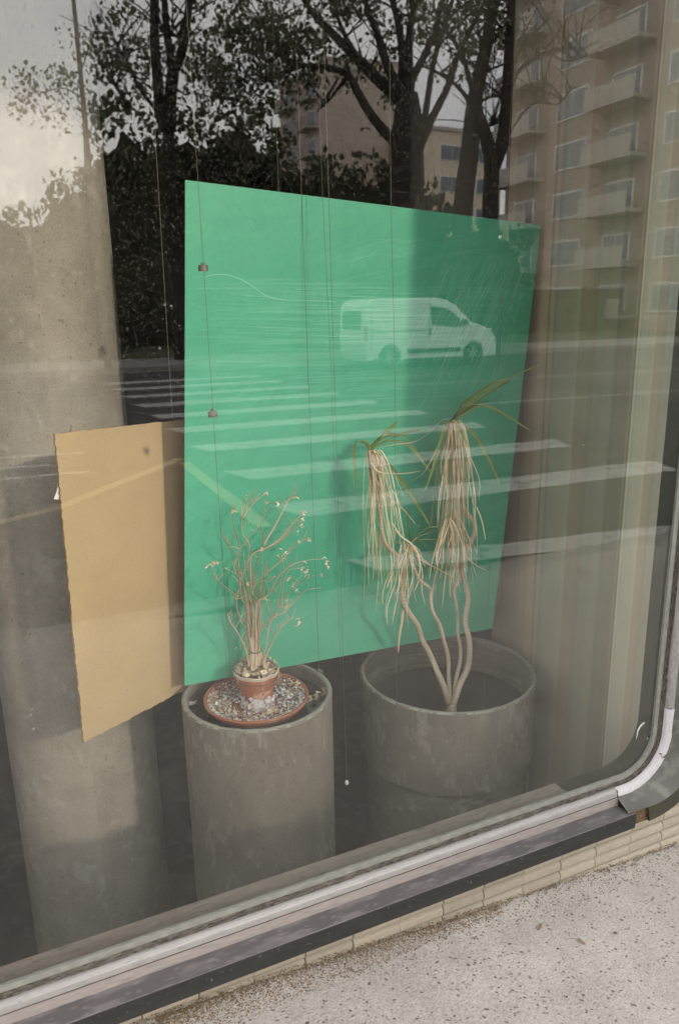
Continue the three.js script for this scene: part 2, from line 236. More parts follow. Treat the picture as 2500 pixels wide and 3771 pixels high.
// ---------- shop: plinth of ribbed tiles, facade, room ----------
{
  const plinth = thing('tiled_plinth', 'beige ribbed tile plinth below the window, touching the pavement', 'plinth');
  mesh('mortar_bed', box(-3.2, 3.4, -1, 0.255, -0.072, -0.037), M.grout, plinth);
  const r = rng(8);
  for (let row = 0; row < 7; row++) for (let k = -1; k < 17; k++) {
    const x0 = 0.602 + (k - 4) * 0.1195, x1 = x0 + 0.1195, y0 = 0.2385 - 0.0338 * (row + 1) - 0.003, y1 = y0 + 0.0338;
    if (y1 < groundY((x0 + x1) / 2) - 0.01) continue;
    const heavy = ((k % 3) + 3) % 3 === 0, gap = heavy ? 0.0058 : 0.0026, jog = (r() - 0.5) * 0.0016;
    const s = new THREE.Shape(); s.moveTo(0, 0.0012); s.quadraticCurveTo(0.0125, 0.0015, 0.0125, 0.012); s.lineTo(0.0115, 0.023); s.quadraticCurveTo(0.0095, 0.0306, 0, 0.0306); s.closePath();
    const L = x1 - x0 - gap, g = new THREE.ExtrudeGeometry(s, { depth: L, bevelEnabled: true, bevelSize: 0.0012, bevelThickness: 0.0012, bevelSegments: 1, curveSegments: 3 });
    g.rotateY(Math.PI / 2); g.scale(1, 1, -1); const ix = g.index; if (!ix) { const p = g.attributes.position; for (let i = 0; i < p.count; i += 3) { for (const q of ['x']) { const a = [p.getX(i + 1), p.getY(i + 1), p.getZ(i + 1)]; p.setXYZ(i + 1, p.getX(i + 2), p.getY(i + 2), p.getZ(i + 2)); p.setXYZ(i + 2, ...a); } } }
    g.computeVertexNormals(); g.translate(x0 + gap / 2, y0 + jog, -0.038 + (r() - 0.5) * 0.0014);
    mesh('tile', metric(g), M.tileA[Math.floor(r() * 4)], plinth);
  }
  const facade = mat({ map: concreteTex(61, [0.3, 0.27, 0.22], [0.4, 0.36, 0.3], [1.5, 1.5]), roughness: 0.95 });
  const shop = new THREE.Group(); shop.name = 'shop_walls'; shop.userData.kind = 'structure'; scene.add(shop);
  mesh('wall_front_right', box(1.66, 11, 0.255, 12, -0.25, -0.03), facade, shop);
  mesh('wall_front_left', box(-9, -2.62, -1, 12, -0.25, -0.03), facade, shop);
  mesh('wall_front_top', box(-2.62, 1.66, 3.05, 12, -0.25, -0.03), facade, shop);
  mesh('wall_front_low', box(-9, -3.2, -1, 0.25, -0.25, -0.05), facade, shop);
  mesh('wall_front_low', box(3.4, 11, -1, 0.255, -0.25, -0.03), facade, shop);
  mesh('added_canopy', box(-9, 9, 2.98, 3.2, -0.03, 1.3), facade, shop);  // unseen overhang added to block high sky and darken the lower interior
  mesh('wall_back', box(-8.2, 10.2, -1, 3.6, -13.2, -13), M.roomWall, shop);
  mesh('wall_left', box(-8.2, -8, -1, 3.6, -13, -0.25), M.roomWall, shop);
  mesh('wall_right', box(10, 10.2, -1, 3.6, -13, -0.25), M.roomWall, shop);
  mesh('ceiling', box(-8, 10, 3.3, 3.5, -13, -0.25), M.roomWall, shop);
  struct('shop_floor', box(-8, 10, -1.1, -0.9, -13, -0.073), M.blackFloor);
  const part = thing('striped_partition', 'side partition in faded vertical striped cloth, right of green panel', 'partition');
  mesh('cloth_panel', box(1.642, 1.68, -0.9, 3.29, -0.96, -0.345), M.cloth, part);
  mesh('pale_border', box(1.639, 1.68, -0.899, 3.29, -0.345, -0.0735), M.paleCloth, part);
}

// ---------- the window ----------
const win = thing('shop_window', 'large shop window with rounded aluminium frame and dusty glass', 'window');
{
  const X1 = 1.45, Y0 = 0.328, R0 = 0.1, XL = -2.5, YT = 2.98;
  // path stations: position, outward normal, flare for the lip
  function path(from, to) { // parameter: s<0 bottom run, 0..1 corner, >1 right run
    const out = [];
    if (from < 0) { const n = 40; for (let i = 0; i < n; i++) { const x = lerp(Math.max(XL, from), X1 - R0, i / n); out.push([x, Y0, 0, -1, 0]); } }
    if (from <= 1 && to >= 0) { const a0 = Math.max(0, from), a1 = Math.min(1, to); for (let i = 0; i <= 14; i++) { const t = lerp(a0, a1, i / 14), a = t * Math.PI / 2; out.push([X1 - R0 + Math.sin(a) * R0, Y0 + R0 - Math.cos(a) * R0, Math.sin(a), -Math.cos(a), smooth(t, 0, 0.6)]); } }
    if (to > 1) for (let i = 1; i <= 24; i++) out.push([X1, lerp(Y0 + R0, YT, (i / 24) ** 1.6), 1, 0, 1]);
    return out;
  }
  function sweep(stations, prof, wob = 0) { // prof: [n, z, flare]
    const pos = [], uv = [], idx = [], P = prof.length; let len = 0;
    stations.forEach((s, i) => {
      if (i) len += Math.hypot(s[0] - stations[i - 1][0], s[1] - stations[i - 1][1]); let d = 0;
      prof.forEach((q, k) => { const w = wob && k && k < P - 1 ? wob * noise3.noise(len * 60, k * 3.3, 1) : 0, n = q[0] + (q[2] ?? 0) * s[4] + w; pos.push(s[0] + s[2] * n, s[1] + s[3] * n, q[1] + w * 0.5); if (k) d += Math.hypot(q[0] - prof[k - 1][0], q[1] - prof[k - 1][1]); uv.push(len, d); });
    });
    for (let i = 0; i + 1 < stations.length; i++) for (let k = 0; k + 1 < P; k++) { const a = i * P + k, b = a + P; idx.push(a, b, a + 1, b, b + 1, a + 1); }
    const g = new THREE.BufferGeometry(); g.setAttribute('position', new THREE.Float32BufferAttribute(pos, 3)); g.setAttribute('uv', new THREE.Float32BufferAttribute(uv, 2)); g.setIndex(idx); return toCreasedNormals(g, 0.7);
  }
  const whole = path(-3, 2);
  mesh('seal_strip', sweep(whole, [[-0.0002, -0.002], [0, 0.004], [0.0135, 0.0045]]), M.seal, win);
  mesh('seal_gap', sweep(whole, [[0.0135, 0.0043], [0.0145, 0.003], [0.018, 0.006], [0.019, 0.016]], 0.0012), M.grime, win);
  const bead = [[0.0188, 0.014], [0.0196, 0.021], [0.0235, 0.0258], [0.0285, 0.0275], [0.0302, 0.0285], [0.0375, 0.0288], [0.0388, 0.0262], [0.0392, 0.02]];
  const runs = path(-3, 2), cornerFrom = 1.318;
  mesh('bottom_bead', sweep(runs.filter((s) => s[4] === 0 && s[3] === -1 && s[0] < cornerFrom).concat([[cornerFrom, Y0, 0, -1, 0]]), bead), M.alu, win);
  const cst = [[cornerFrom + 0.001, Y0, 0, -1, 0], ...path(0, 1), [X1, Y0 + R0 + 0.03, 1, 0, 1], [X1, Y0 + R0 + 0.07, 1, 0, 1]];
  mesh('corner_bead', sweep(cst, bead.map(([n, z]) => [n, z + 0.0015]), 0.0016), M.peel, win).userData.label = 'bead in crumbling white paint round the corner';
  mesh('side_bead', sweep([[X1, Y0 + R0 + 0.071, 1, 0, 1], ...runs.filter((s) => s[2] === 1 && s[1] > Y0 + R0 + 0.075)], bead), M.aluDull, win);
  // inner lining: wooden sill below, dark metal on the corner and side
  const lining = [[0.004, -0.004], [0.02, -0.006], [0.022, -0.068], [0.05, -0.07], [0.05, -0.0685]];
  mesh('inner_sill', sweep(runs.filter((s) => s[2] === 0 && s[0] < 1.2).concat([[1.2, Y0, 0, -1, 0]]), lining), M.sillBoard, win);
  mesh('inner_lining', sweep([[1.201, Y0, 0, -1, 0], ...path(0, 2)], lining), M.olive, win);
  // fascia under the bead and stone slab
  mesh('fascia_groove', box(-2.5, 1.322, 0.2872, 0.2908, 0.02, 0.0282), M.grout, win);
  mesh('fascia', box(-2.5, 1.325, 0.255, 0.287, 0.005, 0.0275), M.pinkFascia, win);
  {
    const s = new THREE.Shape(); s.moveTo(-2.5, 0.0278); s.lineTo(1.318, 0.0278); s.lineTo(1.342, 0.0705); s.lineTo(-2.5, 0.0705); s.closePath();
    const g = new THREE.ExtrudeGeometry(s, { depth: 0.0415, bevelEnabled: true, bevelSize: 0.0012, bevelThickness: 0.0012, bevelSegments: 1 }); g.rotateX(Math.PI / 2); g.translate(0, 0.2622, 0);
    const p = g.attributes.position; for (let i = 0; i < p.count; i++) p.setZ(i, p.getZ(i));
    const m = metric(g), top = [], face = []; const q = m.attributes.position; m.clearGroups();
    let start = 0, cur = -1; for (let i = 0; i < q.count; i += 3) { const up = Math.min(q.getY(i), q.getY(i + 1), q.getY(i + 2)) > 0.2608 ? 0 : 1; if (up !== cur) { if (cur >= 0) m.addGroup(start, i - start, cur); cur = up; start = i; } } m.addGroup(start, q.count - start, cur);
    m.computeVertexNormals(); mesh('stone_slab', m, [M.slabStone, M.slabFace], win).userData.label = 'weathered slab with grey top and black front edge';
    mesh('slab_bed', box(-2.5, 1.385, 0.215, 0.2602, -0.05, 0.0272), M.rust, win);
    mesh('rusty_stub', box(1.345, 1.4, 0.2195, 0.2625, 0.0273, 0.062, 0.003), M.rust, win);
  }
  const lipS = [[1.32, Y0, 0, -1, 0], ...path(0, 2)], lipF = [[1.386, Y0, 0, -1, 0.0], ...path(0.32, 2).map((s) => s)];
  mesh('lip_reveal', sweep(lipS, [[0.0388, 0.0262], [0.041, 0.028], [0.0605, 0.0695, 0.036]]), M.lip, win);
  mesh('lip_face', sweep([...path(0.13, 2)], [[0.0605, 0.0695, 0.036], [0.0615, 0.071, 0.036], [0.105, 0.071, 0.03], [0.1065, 0.0695, 0.03], [0.1065, -0.03, 0.03]]), M.olive, win);
  mesh('glass_pane', new THREE.BoxGeometry(X1 + 0.012 - XL, YT + 0.012 - Y0 + 0.012, 0.006).translate((X1 + 0.012 + XL) / 2, (YT + Y0) / 2, 0), M.glass, win);
  mesh('frame_head', box(-2.62, 1.66, 2.96, 3.06, -0.07, 0.05), M.olive, win);
  mesh('frame_jamb', box(-2.62, -2.49, 0.2, 2.96, -0.07, 0.05), M.olive, win);
  mesh('frame_stile', box(1.495, 1.68, 0.36, 3.05, -0.06, 0.02), M.olive, win);
  // screws on the bead
  const r = rng(31);
  for (const x of [0.155, 0.335, 0.545, 0.83, 1.08]) mesh('screw', new THREE.SphereGeometry(0.0032, 8, 5).scale(1, 0.8, 0.7).translate(x, Y0 - 0.0335, 0.0285), M.aluDull, win);
  mesh('screw', new THREE.SphereGeometry(0.0035, 8, 5).translate(X1 + 0.033, 0.585, 0.0285), M.aluDull, win);
  // dust and flecks stuck to the pane
  const c = document.createElement('canvas'); c.width = c.height = 1536; const x = c.getContext('2d'); x.fillStyle = '#000'; x.fillRect(0, 0, 1536, 1536);
  for (let i = 0; i < 130000; i++) { const a = 0.15 + 0.55 * r() * r(); x.fillStyle = `rgba(255,255,255,${a})`; const s = 0.6 + 1.1 * r() * r(); x.fillRect(r() * 1536, r() * 1536, s, s); }
  for (let i = 0; i < 420; i++) { x.fillStyle = `rgba(255,255,255,${0.5 + 0.5 * r()})`; x.beginPath(); x.arc(r() * 1536, r() * 1536, 0.6 + 1.1 * r() * r(), 0, 7); x.fill(); }
  x.lineCap = 'round';
  for (let i = 0; i < 300; i++) { const bx = r() * 1536, by = 900 + r() * 636, a = -0.25 + 0.16 * (r() - 0.5), l = 15 + 70 * r(); x.strokeStyle = `rgba(255,255,255,${0.05 + 0.1 * r()})`; x.lineWidth = 0.6 + r(); x.beginPath(); x.moveTo(bx, by); x.lineTo(bx + l * Math.cos(a), by + l * Math.sin(a)); x.stroke(); }
  for (let i = 0; i < 110; i++) { const bx = r() * 1536, by = r() * 1536, a = r() * 6.3, l = 20 + 60 * r(); x.strokeStyle = `rgba(255,255,255,${0.04 + 0.06 * r()})`; x.lineWidth = 0.7; x.beginPath(); x.moveTo(bx, by); x.quadraticCurveTo(bx + l * Math.cos(a), by + l * Math.sin(a), bx + l * Math.cos(a + 0.5) * 1.6, by + l * Math.sin(a + 0.5) * 1.6); x.stroke(); }
  const dust = new THREE.CanvasTexture(c);
  const dg = new THREE.PlaneGeometry(1.75, 1.75).translate(1.45 - 0.875, 0.328 + 0.875, 0.0042);
  mesh('dust', dg, mat({ color: lin(0.62, 0.6, 0.55), roughness: 1, transparent: true, opacity: 0.29, alphaMap: dust, depthWrite: false }), win);
  // curls of white paint hanging inside the corner
  for (const pts of [[[1.4436,0.4437,-0.02], [1.4312,0.4374,-0.02], [1.4246,0.4223,-0.022], [1.4203,0.4006,-0.02]], [[1.4753,0.4171,-0.02], [1.4688,0.4076,-0.02], [1.4669,0.3938,-0.024], [1.4577,0.388,-0.02]]]) mesh('paint_curl', ribbon(pts, 0.0055, [0.6, 0.2, 0.7], 0.5, 8, 0.6), M.white, win);
}

const SZ = 1.21; // pots, pipes and plants are modelled in units of 1 / 1.21 m
// ---------- columns and cylinders ----------
function cyl(R, h, seg = 96, open = true) { const g = new THREE.CylinderGeometry(R, R, h, seg, 1, open); const uv = g.attributes.uv; for (let i = 0; i < uv.count; i++) uv.setXY(i, uv.getX(i) * 2 * Math.PI * R, uv.getY(i) * h); g.translate(0, h / 2, 0); return g; }
{
  const a = thing('concrete_column', 'thick round concrete column behind the brown cardboard', 'column', [0.139, -0.9, -1.102]);
  mesh('shaft', cyl(0.226, 4.2), M.column, a);
  const b = thing('concrete_column', 'round concrete column deep in shop, above the green panel corner', 'column', [2.565, -0.9, -2.784]);
  mesh('shaft', cyl(0.226, 4.2), M.columnPale, b);
}
function pipe(R, h, t, m, rim, parent, seed) { // open concrete pipe with a slightly chipped rim
  const r = rng(seed), pr = [[R - t, 0.02], [R - t, h - 0.001], [R - t + 0.0015, h], [R - 0.0025, h], [R, h - 0.003], [R, 0.0]], n = 128;
  const shell = new THREE.LatheGeometry([pr[3], pr[4], pr[5]].map(([x, y]) => new THREE.Vector2(x, y)).reverse(), n), uv = shell.attributes.uv;
  for (let i = 0; i < uv.count; i++) uv.setXY(i, uv.getX(i) * 6.283 * R, uv.getY(i) * h);
  mesh('shell', shell, m, parent);
  const inner = new THREE.LatheGeometry([pr[1], pr[0]].map(([x, y]) => new THREE.Vector2(x, y)).reverse(), n); mesh('inner_wall', inner, m, parent);
  const top = new THREE.LatheGeometry([[R - t - 0.0006, h - 0.006], [R - t + 0.0006, h + 0.0004], [R - t * 0.6, h + 0.0012], [R - t * 0.3, h + 0.001], [R + 0.0004, h - 0.0035]].map(([x, y]) => new THREE.Vector2(x, y)).reverse(), 192), p = top.attributes.position;
  for (let i = 0; i < p.count; i++) { const x = p.getX(i), z = p.getZ(i), k = noise3.noise(x * 70, z * 70, seed); p.setY(i, p.getY(i) + 0.0016 * k - 0.003 * smooth(noise3.noise(x * 25, z * 25, seed + 3), 0.35, 0.6)); }
  top.computeVertexNormals(); mesh('rim', metric(top), rim, parent);
}
const C1 = [0.6014, -0.666], C2 = [1.2947, -0.7338];
{
  const a = thing('concrete_pipe', 'tall concrete cylinder with potted dry plant standing in its top', 'concrete cylinder', [C1[0], -0.9, C1[1]]); a.scale.setScalar(SZ);
  pipe(0.18, 1.0923, 0.0125, M.planter, M.planterRim, a, 3);
  mesh('inset_disc', new THREE.CylinderGeometry(0.1672, 0.1672, 0.006, 64).translate(0, 1.0533, 0), M.gloss, a);
  const b = thing('concrete_planter', 'wide low concrete planter holding the tall spindly plant', 'planter', [C2[0], 0.02, C2[1]]); b.scale.setScalar(SZ);
  pipe(0.244, 0.2375, 0.0115, M.planter, M.planterRim, b, 9);
  mesh('soil', new THREE.CylinderGeometry(0.2318, 0.2318, 0.004, 64).translate(0, 0.128, 0), M.darkSoil, b);
  const pd = thing('concrete_podium', 'round concrete podium in the shadow under the wide planter', 'podium', [C2[0], -0.9, C2[1]]); mesh('podium_body', new THREE.CylinderGeometry(0.275, 0.275, 0.919, 64).translate(0, 0.4595, 0), M.planter, pd);
}

// ---------- green panel and cardboard ----------
{
  const P = [V([0.4864,1.8061,-0.6866]), V([1.6069,1.7384,-0.7531]), V([1.5306,0.3856,-0.8051]), V([0.4102,0.4521,-0.7386])];
  const ux = P[1].clone().sub(P[0]).normalize(), uy = P[0].clone().sub(P[3]); uy.addScaledVector(ux, -uy.dot(ux)).normalize(); const uz = ux.clone().cross(uy), w = 1.124, h = 1.356;
  const c = document.createElement('canvas'); c.width = 1270; c.height = 1536; const x = c.getContext('2d'), r = rng(91), S = 1270 / 0.929;
  x.fillStyle = 'rgb(78,168,138)'; x.fillRect(0, 0, 1270, 1536);
  for (let i = 0; i < 420; i++) { const a = r() * 0.075; x.fillStyle = r() < 0.5 ? `rgba(40,140,100,${a})` : `rgba(120,215,170,${a})`; x.beginPath(); x.ellipse(r() * 1270, r() * 1536, 20 + 110 * r(), 8 + 26 * r(), -0.35 + 0.6 * (r() - 0.5), 0, 7); x.fill(); }
  for (let i = 0; i < 60000; i++) { x.fillStyle = r() < 0.5 ? 'rgba(30,120,85,0.10)' : 'rgba(160,235,195,0.09)'; x.fillRect(r() * 1270, r() * 1536, 1.6, 1.6); }
  const scr = (x0, y0, x1, y1, bend, a, lw) => { x.strokeStyle = `rgba(205,240,220,${a})`; x.lineWidth = lw; x.beginPath(); x.moveTo(x0, y0); x.quadraticCurveTo((x0 + x1) / 2 + bend * (y1 - y0), (y0 + y1) / 2 - bend * (x1 - x0), x1, y1); x.stroke(); };
  for (let i = 0; i < 330; i++) { const y = 250 + 190 * r() + (r() < 0.3 ? 250 * r() : 0), x0 = r() * 700, l = 120 + 450 * r(); scr(x0, y, x0 + l, y + 30 * (r() - 0.5) - l * 0.03, 0.04 * (r() - 0.5), 0.05 + 0.16 * r(), 0.6 + 1.1 * r()); }
  for (let i = 0; i < 190; i++) { const x0 = 860 + 380 * r(), y0 = 90 + 300 * r(), l = 60 + 260 * r(), a = 1.95 + 0.35 * (r() - 0.5); scr(x0, y0, x0 + l * Math.cos(a), y0 + l * Math.sin(a), 0.1 * (r() - 0.5), 0.1 + 0.3 * r(), 0.6 + 0.9 * r()); }
  for (let i = 0; i < 40; i++) { const x0 = 420 + 500 * r(), y0 = 60 + 160 * r(); scr(x0, y0 + 60, x0 + 120 + 160 * r(), y0 + 60 * (r() - 0.5), 0.12, 0.1 + 0.2 * r(), 0.8); }
  for (let i = 0; i < 60; i++) { const x0 = r() * 1270, y0 = r() * 1536, a = r() * 6.3, l = 20 + 90 * r(); scr(x0, y0, x0 + l * Math.cos(a), y0 + l * Math.sin(a), 0.2 * (r() - 0.5), 0.06 + 0.14 * r(), 0.7); }
  x.strokeStyle = 'rgba(215,245,228,0.55)'; x.lineWidth = 1.4; x.beginPath(); x.moveTo(60, 250); x.bezierCurveTo(120, 225, 180, 250, 230, 285); x.bezierCurveTo(300, 320, 380, 290, 480, 300); x.stroke();
  const t = new THREE.CanvasTexture(c); t.colorSpace = THREE.SRGBColorSpace;
  const g = new THREE.BoxGeometry(w, h, 0.005, 24, 24, 1), p = g.attributes.position;
  for (let i = 0; i < p.count; i++) { const px = p.getX(i) / w, py = p.getY(i) / h; p.setZ(i, p.getZ(i) + 0.006 * Math.sin(px * 2.6 + 0.6) * Math.sin(py * 2.1 + 1.2) + 0.0035 * fbm(px * 2.4 + 4, py * 2.4, 2, 2)); }
  g.computeVertexNormals();
  const edge = mat({ color: lin(0.2, 0.45, 0.3), roughness: 0.6 }), face = phys({ map: t, roughness: 0.42, specularIntensity: 0.8 });
  const o = mesh('green_panel', g, [edge, edge, edge, edge, face, mat({ color: lin(0.3, 0.3, 0.28) })]);
  o.matrixAutoUpdate = true; o.quaternion.setFromRotationMatrix(new THREE.Matrix4().makeBasis(ux, uy, uz)); o.position.copy(P[0]).add(P[2]).multiplyScalar(0.5);
  tag(o, 'scratched emerald green plastic panel hung upright behind the plants', 'panel');
}
{
  const P = [V([0.1258,1.2253,-0.6297]), V([0.4743,1.2048,-0.8511]), V([0.4598,0.3892,-0.8511]), V([0.1101,0.4086,-0.6297])];
  const ux = P[2].clone().sub(P[3]).normalize(), uy = P[0].clone().sub(P[3]); uy.addScaledVector(ux, -uy.dot(ux)).normalize(); const uz = ux.clone().cross(uy);
  const L = (v) => { const d = v.clone().sub(P[3]); return [d.dot(ux), d.dot(uy)]; }, q = [P[3], P[2], P[1], P[0]].map(L), r = rng(14), pts = [];
  q[1][0] += 0.14; q[2][0] += 0.14;
  for (let k = 0; k < 4; k++) { const a = q[k], b = q[(k + 1) % 4], n = Math.round(Math.hypot(b[0] - a[0], b[1] - a[1]) / 0.006), amp = k === 2 ? 0.0008 : 0.0019; let w = 0; for (let i = 0; i < n; i++) { const t = i / n; w = i ? 0.5 * w + amp * (r() - 0.5) * 2 : 0; const torn = k === 3 && t > 0.3 && t < 0.95 ? 0.0016 * fbm(t * 30, 3) : k === 0 ? 0.0035 * fbm(t * 14, 8) : 0; const nx = b[1] - a[1], ny = a[0] - b[0], l = Math.hypot(nx, ny); pts.push(new THREE.Vector2(lerp(a[0], b[0], t) + (nx / l) * (w + torn), lerp(a[1], b[1], t) + (ny / l) * (w + torn))); } }
  const g = new THREE.ExtrudeGeometry(new THREE.Shape(pts), { depth: 0.0055, bevelEnabled: false });
  const o = mesh('cardboard_sheet', g, [M.card, M.cardEdge]); o.quaternion.setFromRotationMatrix(new THREE.Matrix4().makeBasis(ux, uy, uz)); o.position.copy(P[3]).addScaledVector(uz, -0.0055);
  tag(o, 'brown corrugated cardboard sheet with torn edges, left of green panel', 'cardboard');
  const s = new THREE.Shape([[0, 0], [0.016, 0.002], [0.02, -0.07], [0.011, -0.066], [0.008, -0.035], [-0.012, -0.03], [-0.004, -0.016]].map((a) => new THREE.Vector2(...a)));
  const pg = new THREE.ExtrudeGeometry(s, { depth: 0.001, bevelEnabled: false }); const po = mesh('paper_scrap', pg, M.white); po.position.set(...[0.1203,1.1036,-0.6418]); po.scale.setScalar(SZ); po.quaternion.copy(o.quaternion);
  tag(po, 'torn white paper scrap sticking out behind cardboard edge', 'paper');
}

// ---------- hanging wires ----------
{
  const wires = [["thin steel wire with two small clips hanging over green panel",0.4731,0.4816,-0.5087,0.4267,[[0.4743,1.5932],[0.4755,1.2604]]],["thin steel wire ending at the cardboard top edge",0.4143,0.4053,-0.6297,1.2411,[]],["thin steel wire ending in a clip on cylinder rim",0.7966,0.8131,-0.7023,0.4001,[[0.8131,0.4183]]],["thin steel wire with white weight hanging near the floor",0.8404,0.8664,-0.6297,0.0601,[]],["slack thin thread beside the weighted wire",0.8359,0.8627,-0.6515,0.4352,[]],["thin kinked wire hanging down into the wide planter",0.9894,1.0128,-0.5692,0.29,[]],["thin steel wire hanging beside panel edge into planter",1.3499,1.331,-0.5692,0.169,[]],["thin steel wire hanging behind the green panel",0.7986,0.7986,-0.8717,1.137,[]]];
  wires.forEach(([label, xt, xb, z, yb, clips], i) => {
    const o = thing('display_wire', label, 'wire'); const slope = (xb - xt) / (1.98 - yb), yt = 3.28, xt2 = xt - slope * (yt - 1.98);
    const pts = []; for (let k = 0; k <= 6; k++) { const y = lerp(yt, yb, k / 6); pts.push([lerp(xt2, xb, k / 6) + (k && k < 6 && (i === 5 || i === 4) ? 0.004 * Math.sin(k * 2.3 + i) : 0), y, z]); }
    mesh('cable', tube(pts, i === 4 ? 0.0005 : 0.00065, 36, 5), M.wire, o);
    for (const [x, y] of clips) { mesh('clip', new THREE.CylinderGeometry(0.0112, 0.0112, 0.0125, 18).translate(x, y, z), M.clip, o); mesh('clip_screw', new THREE.CylinderGeometry(0.0045, 0.0045, 0.006, 10).translate(x, y + 0.0088, z), M.clip, o); }
    if (i === 3) { mesh('weight', new THREE.CapsuleGeometry(0.006, 0.005, 4, 10).translate(xb, yb, z), M.white, o); }
  });
}

// ---------- small potted dry plant ----------
{
  const px = C1[0] - 0.008, pz = C1[1] + 0.012, y0 = 0.02 + SZ * 0.2962;
  const sa = thing('terracotta_saucer', 'wide terracotta saucer full of dried flakes, under the small pot', 'saucer', [px, y0, pz]); sa.scale.setScalar(SZ);
  const prof = (a) => a.map(([x, y]) => new THREE.Vector2(x, y));
  mesh('dish', new THREE.LatheGeometry(prof([[0, 0], [0.1, 0], [0.112, 0.012], [0.1245, 0.027], [0.1255, 0.0325], [0.1225, 0.0345], [0.119, 0.033], [0.1085, 0.014], [0.098, 0.008], [0, 0.008]]), 80), M.terracotta, sa);
  const po = thing('terracotta_pot', 'small banded terracotta pot crusted with white at its foot', 'plant pot', [px + 0.004, y0 + 0.008 * SZ, pz]); po.scale.setScalar(SZ);
  mesh('pot_wall', new THREE.LatheGeometry(prof([[0, 0], [0.033, 0], [0.0365, 0.03], [0.0415, 0.052], [0.0418, 0.056], [0.0468, 0.057], [0.0482, 0.072], [0.0506, 0.088], [0.0503, 0.0905], [0.0468, 0.09], [0.0455, 0.074], [0.03, 0.07], [0, 0.07]]), 64), M.terracotta, po);
  mesh('glaze_line', new THREE.TorusGeometry(0.0484, 0.0011, 5, 64).rotateX(Math.PI / 2).translate(0, 0.073, 0), M.grout, po);
  const r = rng(44), base = [px + 0.004, y0 + 0.1 * SZ, pz];
  // flakes in the dish: nobody could count them
  const flake = (cx, cy, cz, s, up) => { const g = new THREE.PlaneGeometry(s, s * (0.4 + 0.7 * r()), 2, 1), p = g.attributes.position; for (let i = 0; i < p.count; i++) p.setZ(i, p.getZ(i) + s * 0.6 * (r() - 0.3)); g.rotateX(-Math.PI / 2 + (r() - 0.5) * up); g.rotateY(r() * 6.28); g.rotateZ((r() - 0.5) * up); g.translate(cx, cy, cz); g.computeVertexNormals(); return g; };
  const bins = [[], [], [], []];
  for (let i = 0; i < 1900; i++) { const a = r() * 6.28, d = 0.036 + 0.08 * Math.sqrt(r()), k = r() < 0.55 ? 0 : r() < 0.6 ? 1 : r() < 0.6 ? 2 : 3; bins[k].push(flake(Math.cos(a) * d, 0.01 + Math.max(0, d - 0.1) * 0.8 + 0.011 * r() + (d < 0.05 ? 0.012 * r() : 0), Math.sin(a) * d, 0.003 + 0.007 * r() * r() + (k === 2 ? 0.006 * r() : 0), 1.3)); }
  bins.forEach((b, k) => { const o = mesh('flakes', join(b), M.salt[k], sa); o.userData.kind = 'stuff'; });
  const crust = []; for (let i = 0; i < 260; i++) { const a = r() * 6.28, h = r() * r() * 0.036, d = 0.034 + h * 0.12 + 0.0015; const g = flake(0, 0, 0, 0.006 + 0.009 * r(), 0.6); g.rotateX(Math.PI / 2 * (0.75 + 0.3 * r())); g.rotateY(a); g.translate(Math.sin(a) * d, h + 0.003, Math.cos(a) * d); crust.push(g); }
  const co = mesh('crust', join(crust), M.salt[1], po); co.userData.kind = 'stuff';
  // plant
  const pl = thing('dry_shrub', 'leafless dried shrub with curled pale leaves in terracotta pot', 'dead plant', base); pl.scale.setScalar(SZ);
  const loc = (a) => [(a[0] - base[0]) / SZ, (a[1] - base[1]) / SZ, (a[2] - base[2]) / SZ];
  const mulch = [[], [], []]; for (let i = 0; i < 330; i++) { const a = r() * 6.28, d = 0.049 * Math.sqrt(r()); mulch[i % 3].push(flake(Math.cos(a) * d, 0.0 + 0.012 * (1 - d / 0.05) + 0.012 * r(), Math.sin(a) * d, 0.005 + 0.011 * r(), 1.8)); }
  mulch.forEach((m, k) => { mesh('litter', join(m), [M.salt[2], M.dryLeaf[0], M.salt[3]][k], pl).userData.kind = 'stuff'; });
  const ring = []; for (let i = 0; i <= 26; i++) { const a = (i / 26) * 6.28; ring.push([Math.cos(a) * (0.051 + 0.002 * noise3.noise(i * 1.3, 0, 0)), -0.006 + 0.005 * noise3.noise(i * 0.7, 2, 0), Math.sin(a) * (0.051 + 0.002 * noise3.noise(i * 1.3, 5, 0))]); }
  for (let k = 0; k < 3; k++) mesh('root', tube(ring.map((p, i) => [p[0] * (1 + 0.02 * k), p[1] + 0.0035 * k + 0.003 * noise3.noise(i, k * 4, 1), p[2] * (1 + 0.02 * k)]), 0.0014 + 0.0004 * k, 60, 5), M.root, pl);
  for (let i = 0; i < 14; i++) { const a = r() * 6.28; mesh('root', tube([[Math.cos(a) * 0.05, 0, Math.sin(a) * 0.05], [Math.cos(a) * 0.054, -0.008 - 0.006 * r(), Math.sin(a) * 0.054], [Math.cos(a + 0.2) * 0.052, -0.014 - 0.012 * r(), Math.sin(a + 0.2) * 0.054]], [0.0011, 0.0004], 6, 4), M.root, pl); }
  // buttress roots and bound trunk
  for (let i = 0; i < 11; i++) { const a = (i / 11) * 6.28 + 0.3 * r(), d = 0.012 + 0.013 * r(), t = 0.009 * r(); mesh('trunk', tube([[Math.cos(a) * d * 1.25, -0.004, Math.sin(a) * d * 1.25], [Math.cos(a) * d, 0.016, Math.sin(a) * d], [Math.cos(a) * 0.0095, 0.045, Math.sin(a) * 0.0095], [Math.cos(a + 0.5) * (0.0075 + t * 0.3), 0.085, Math.sin(a + 0.5) * 0.0075]], [0.0068, 0.0052, 0.0042, 0.0032], 12, 7), r() < 0.6 ? M.root : M.twig[0], pl); }
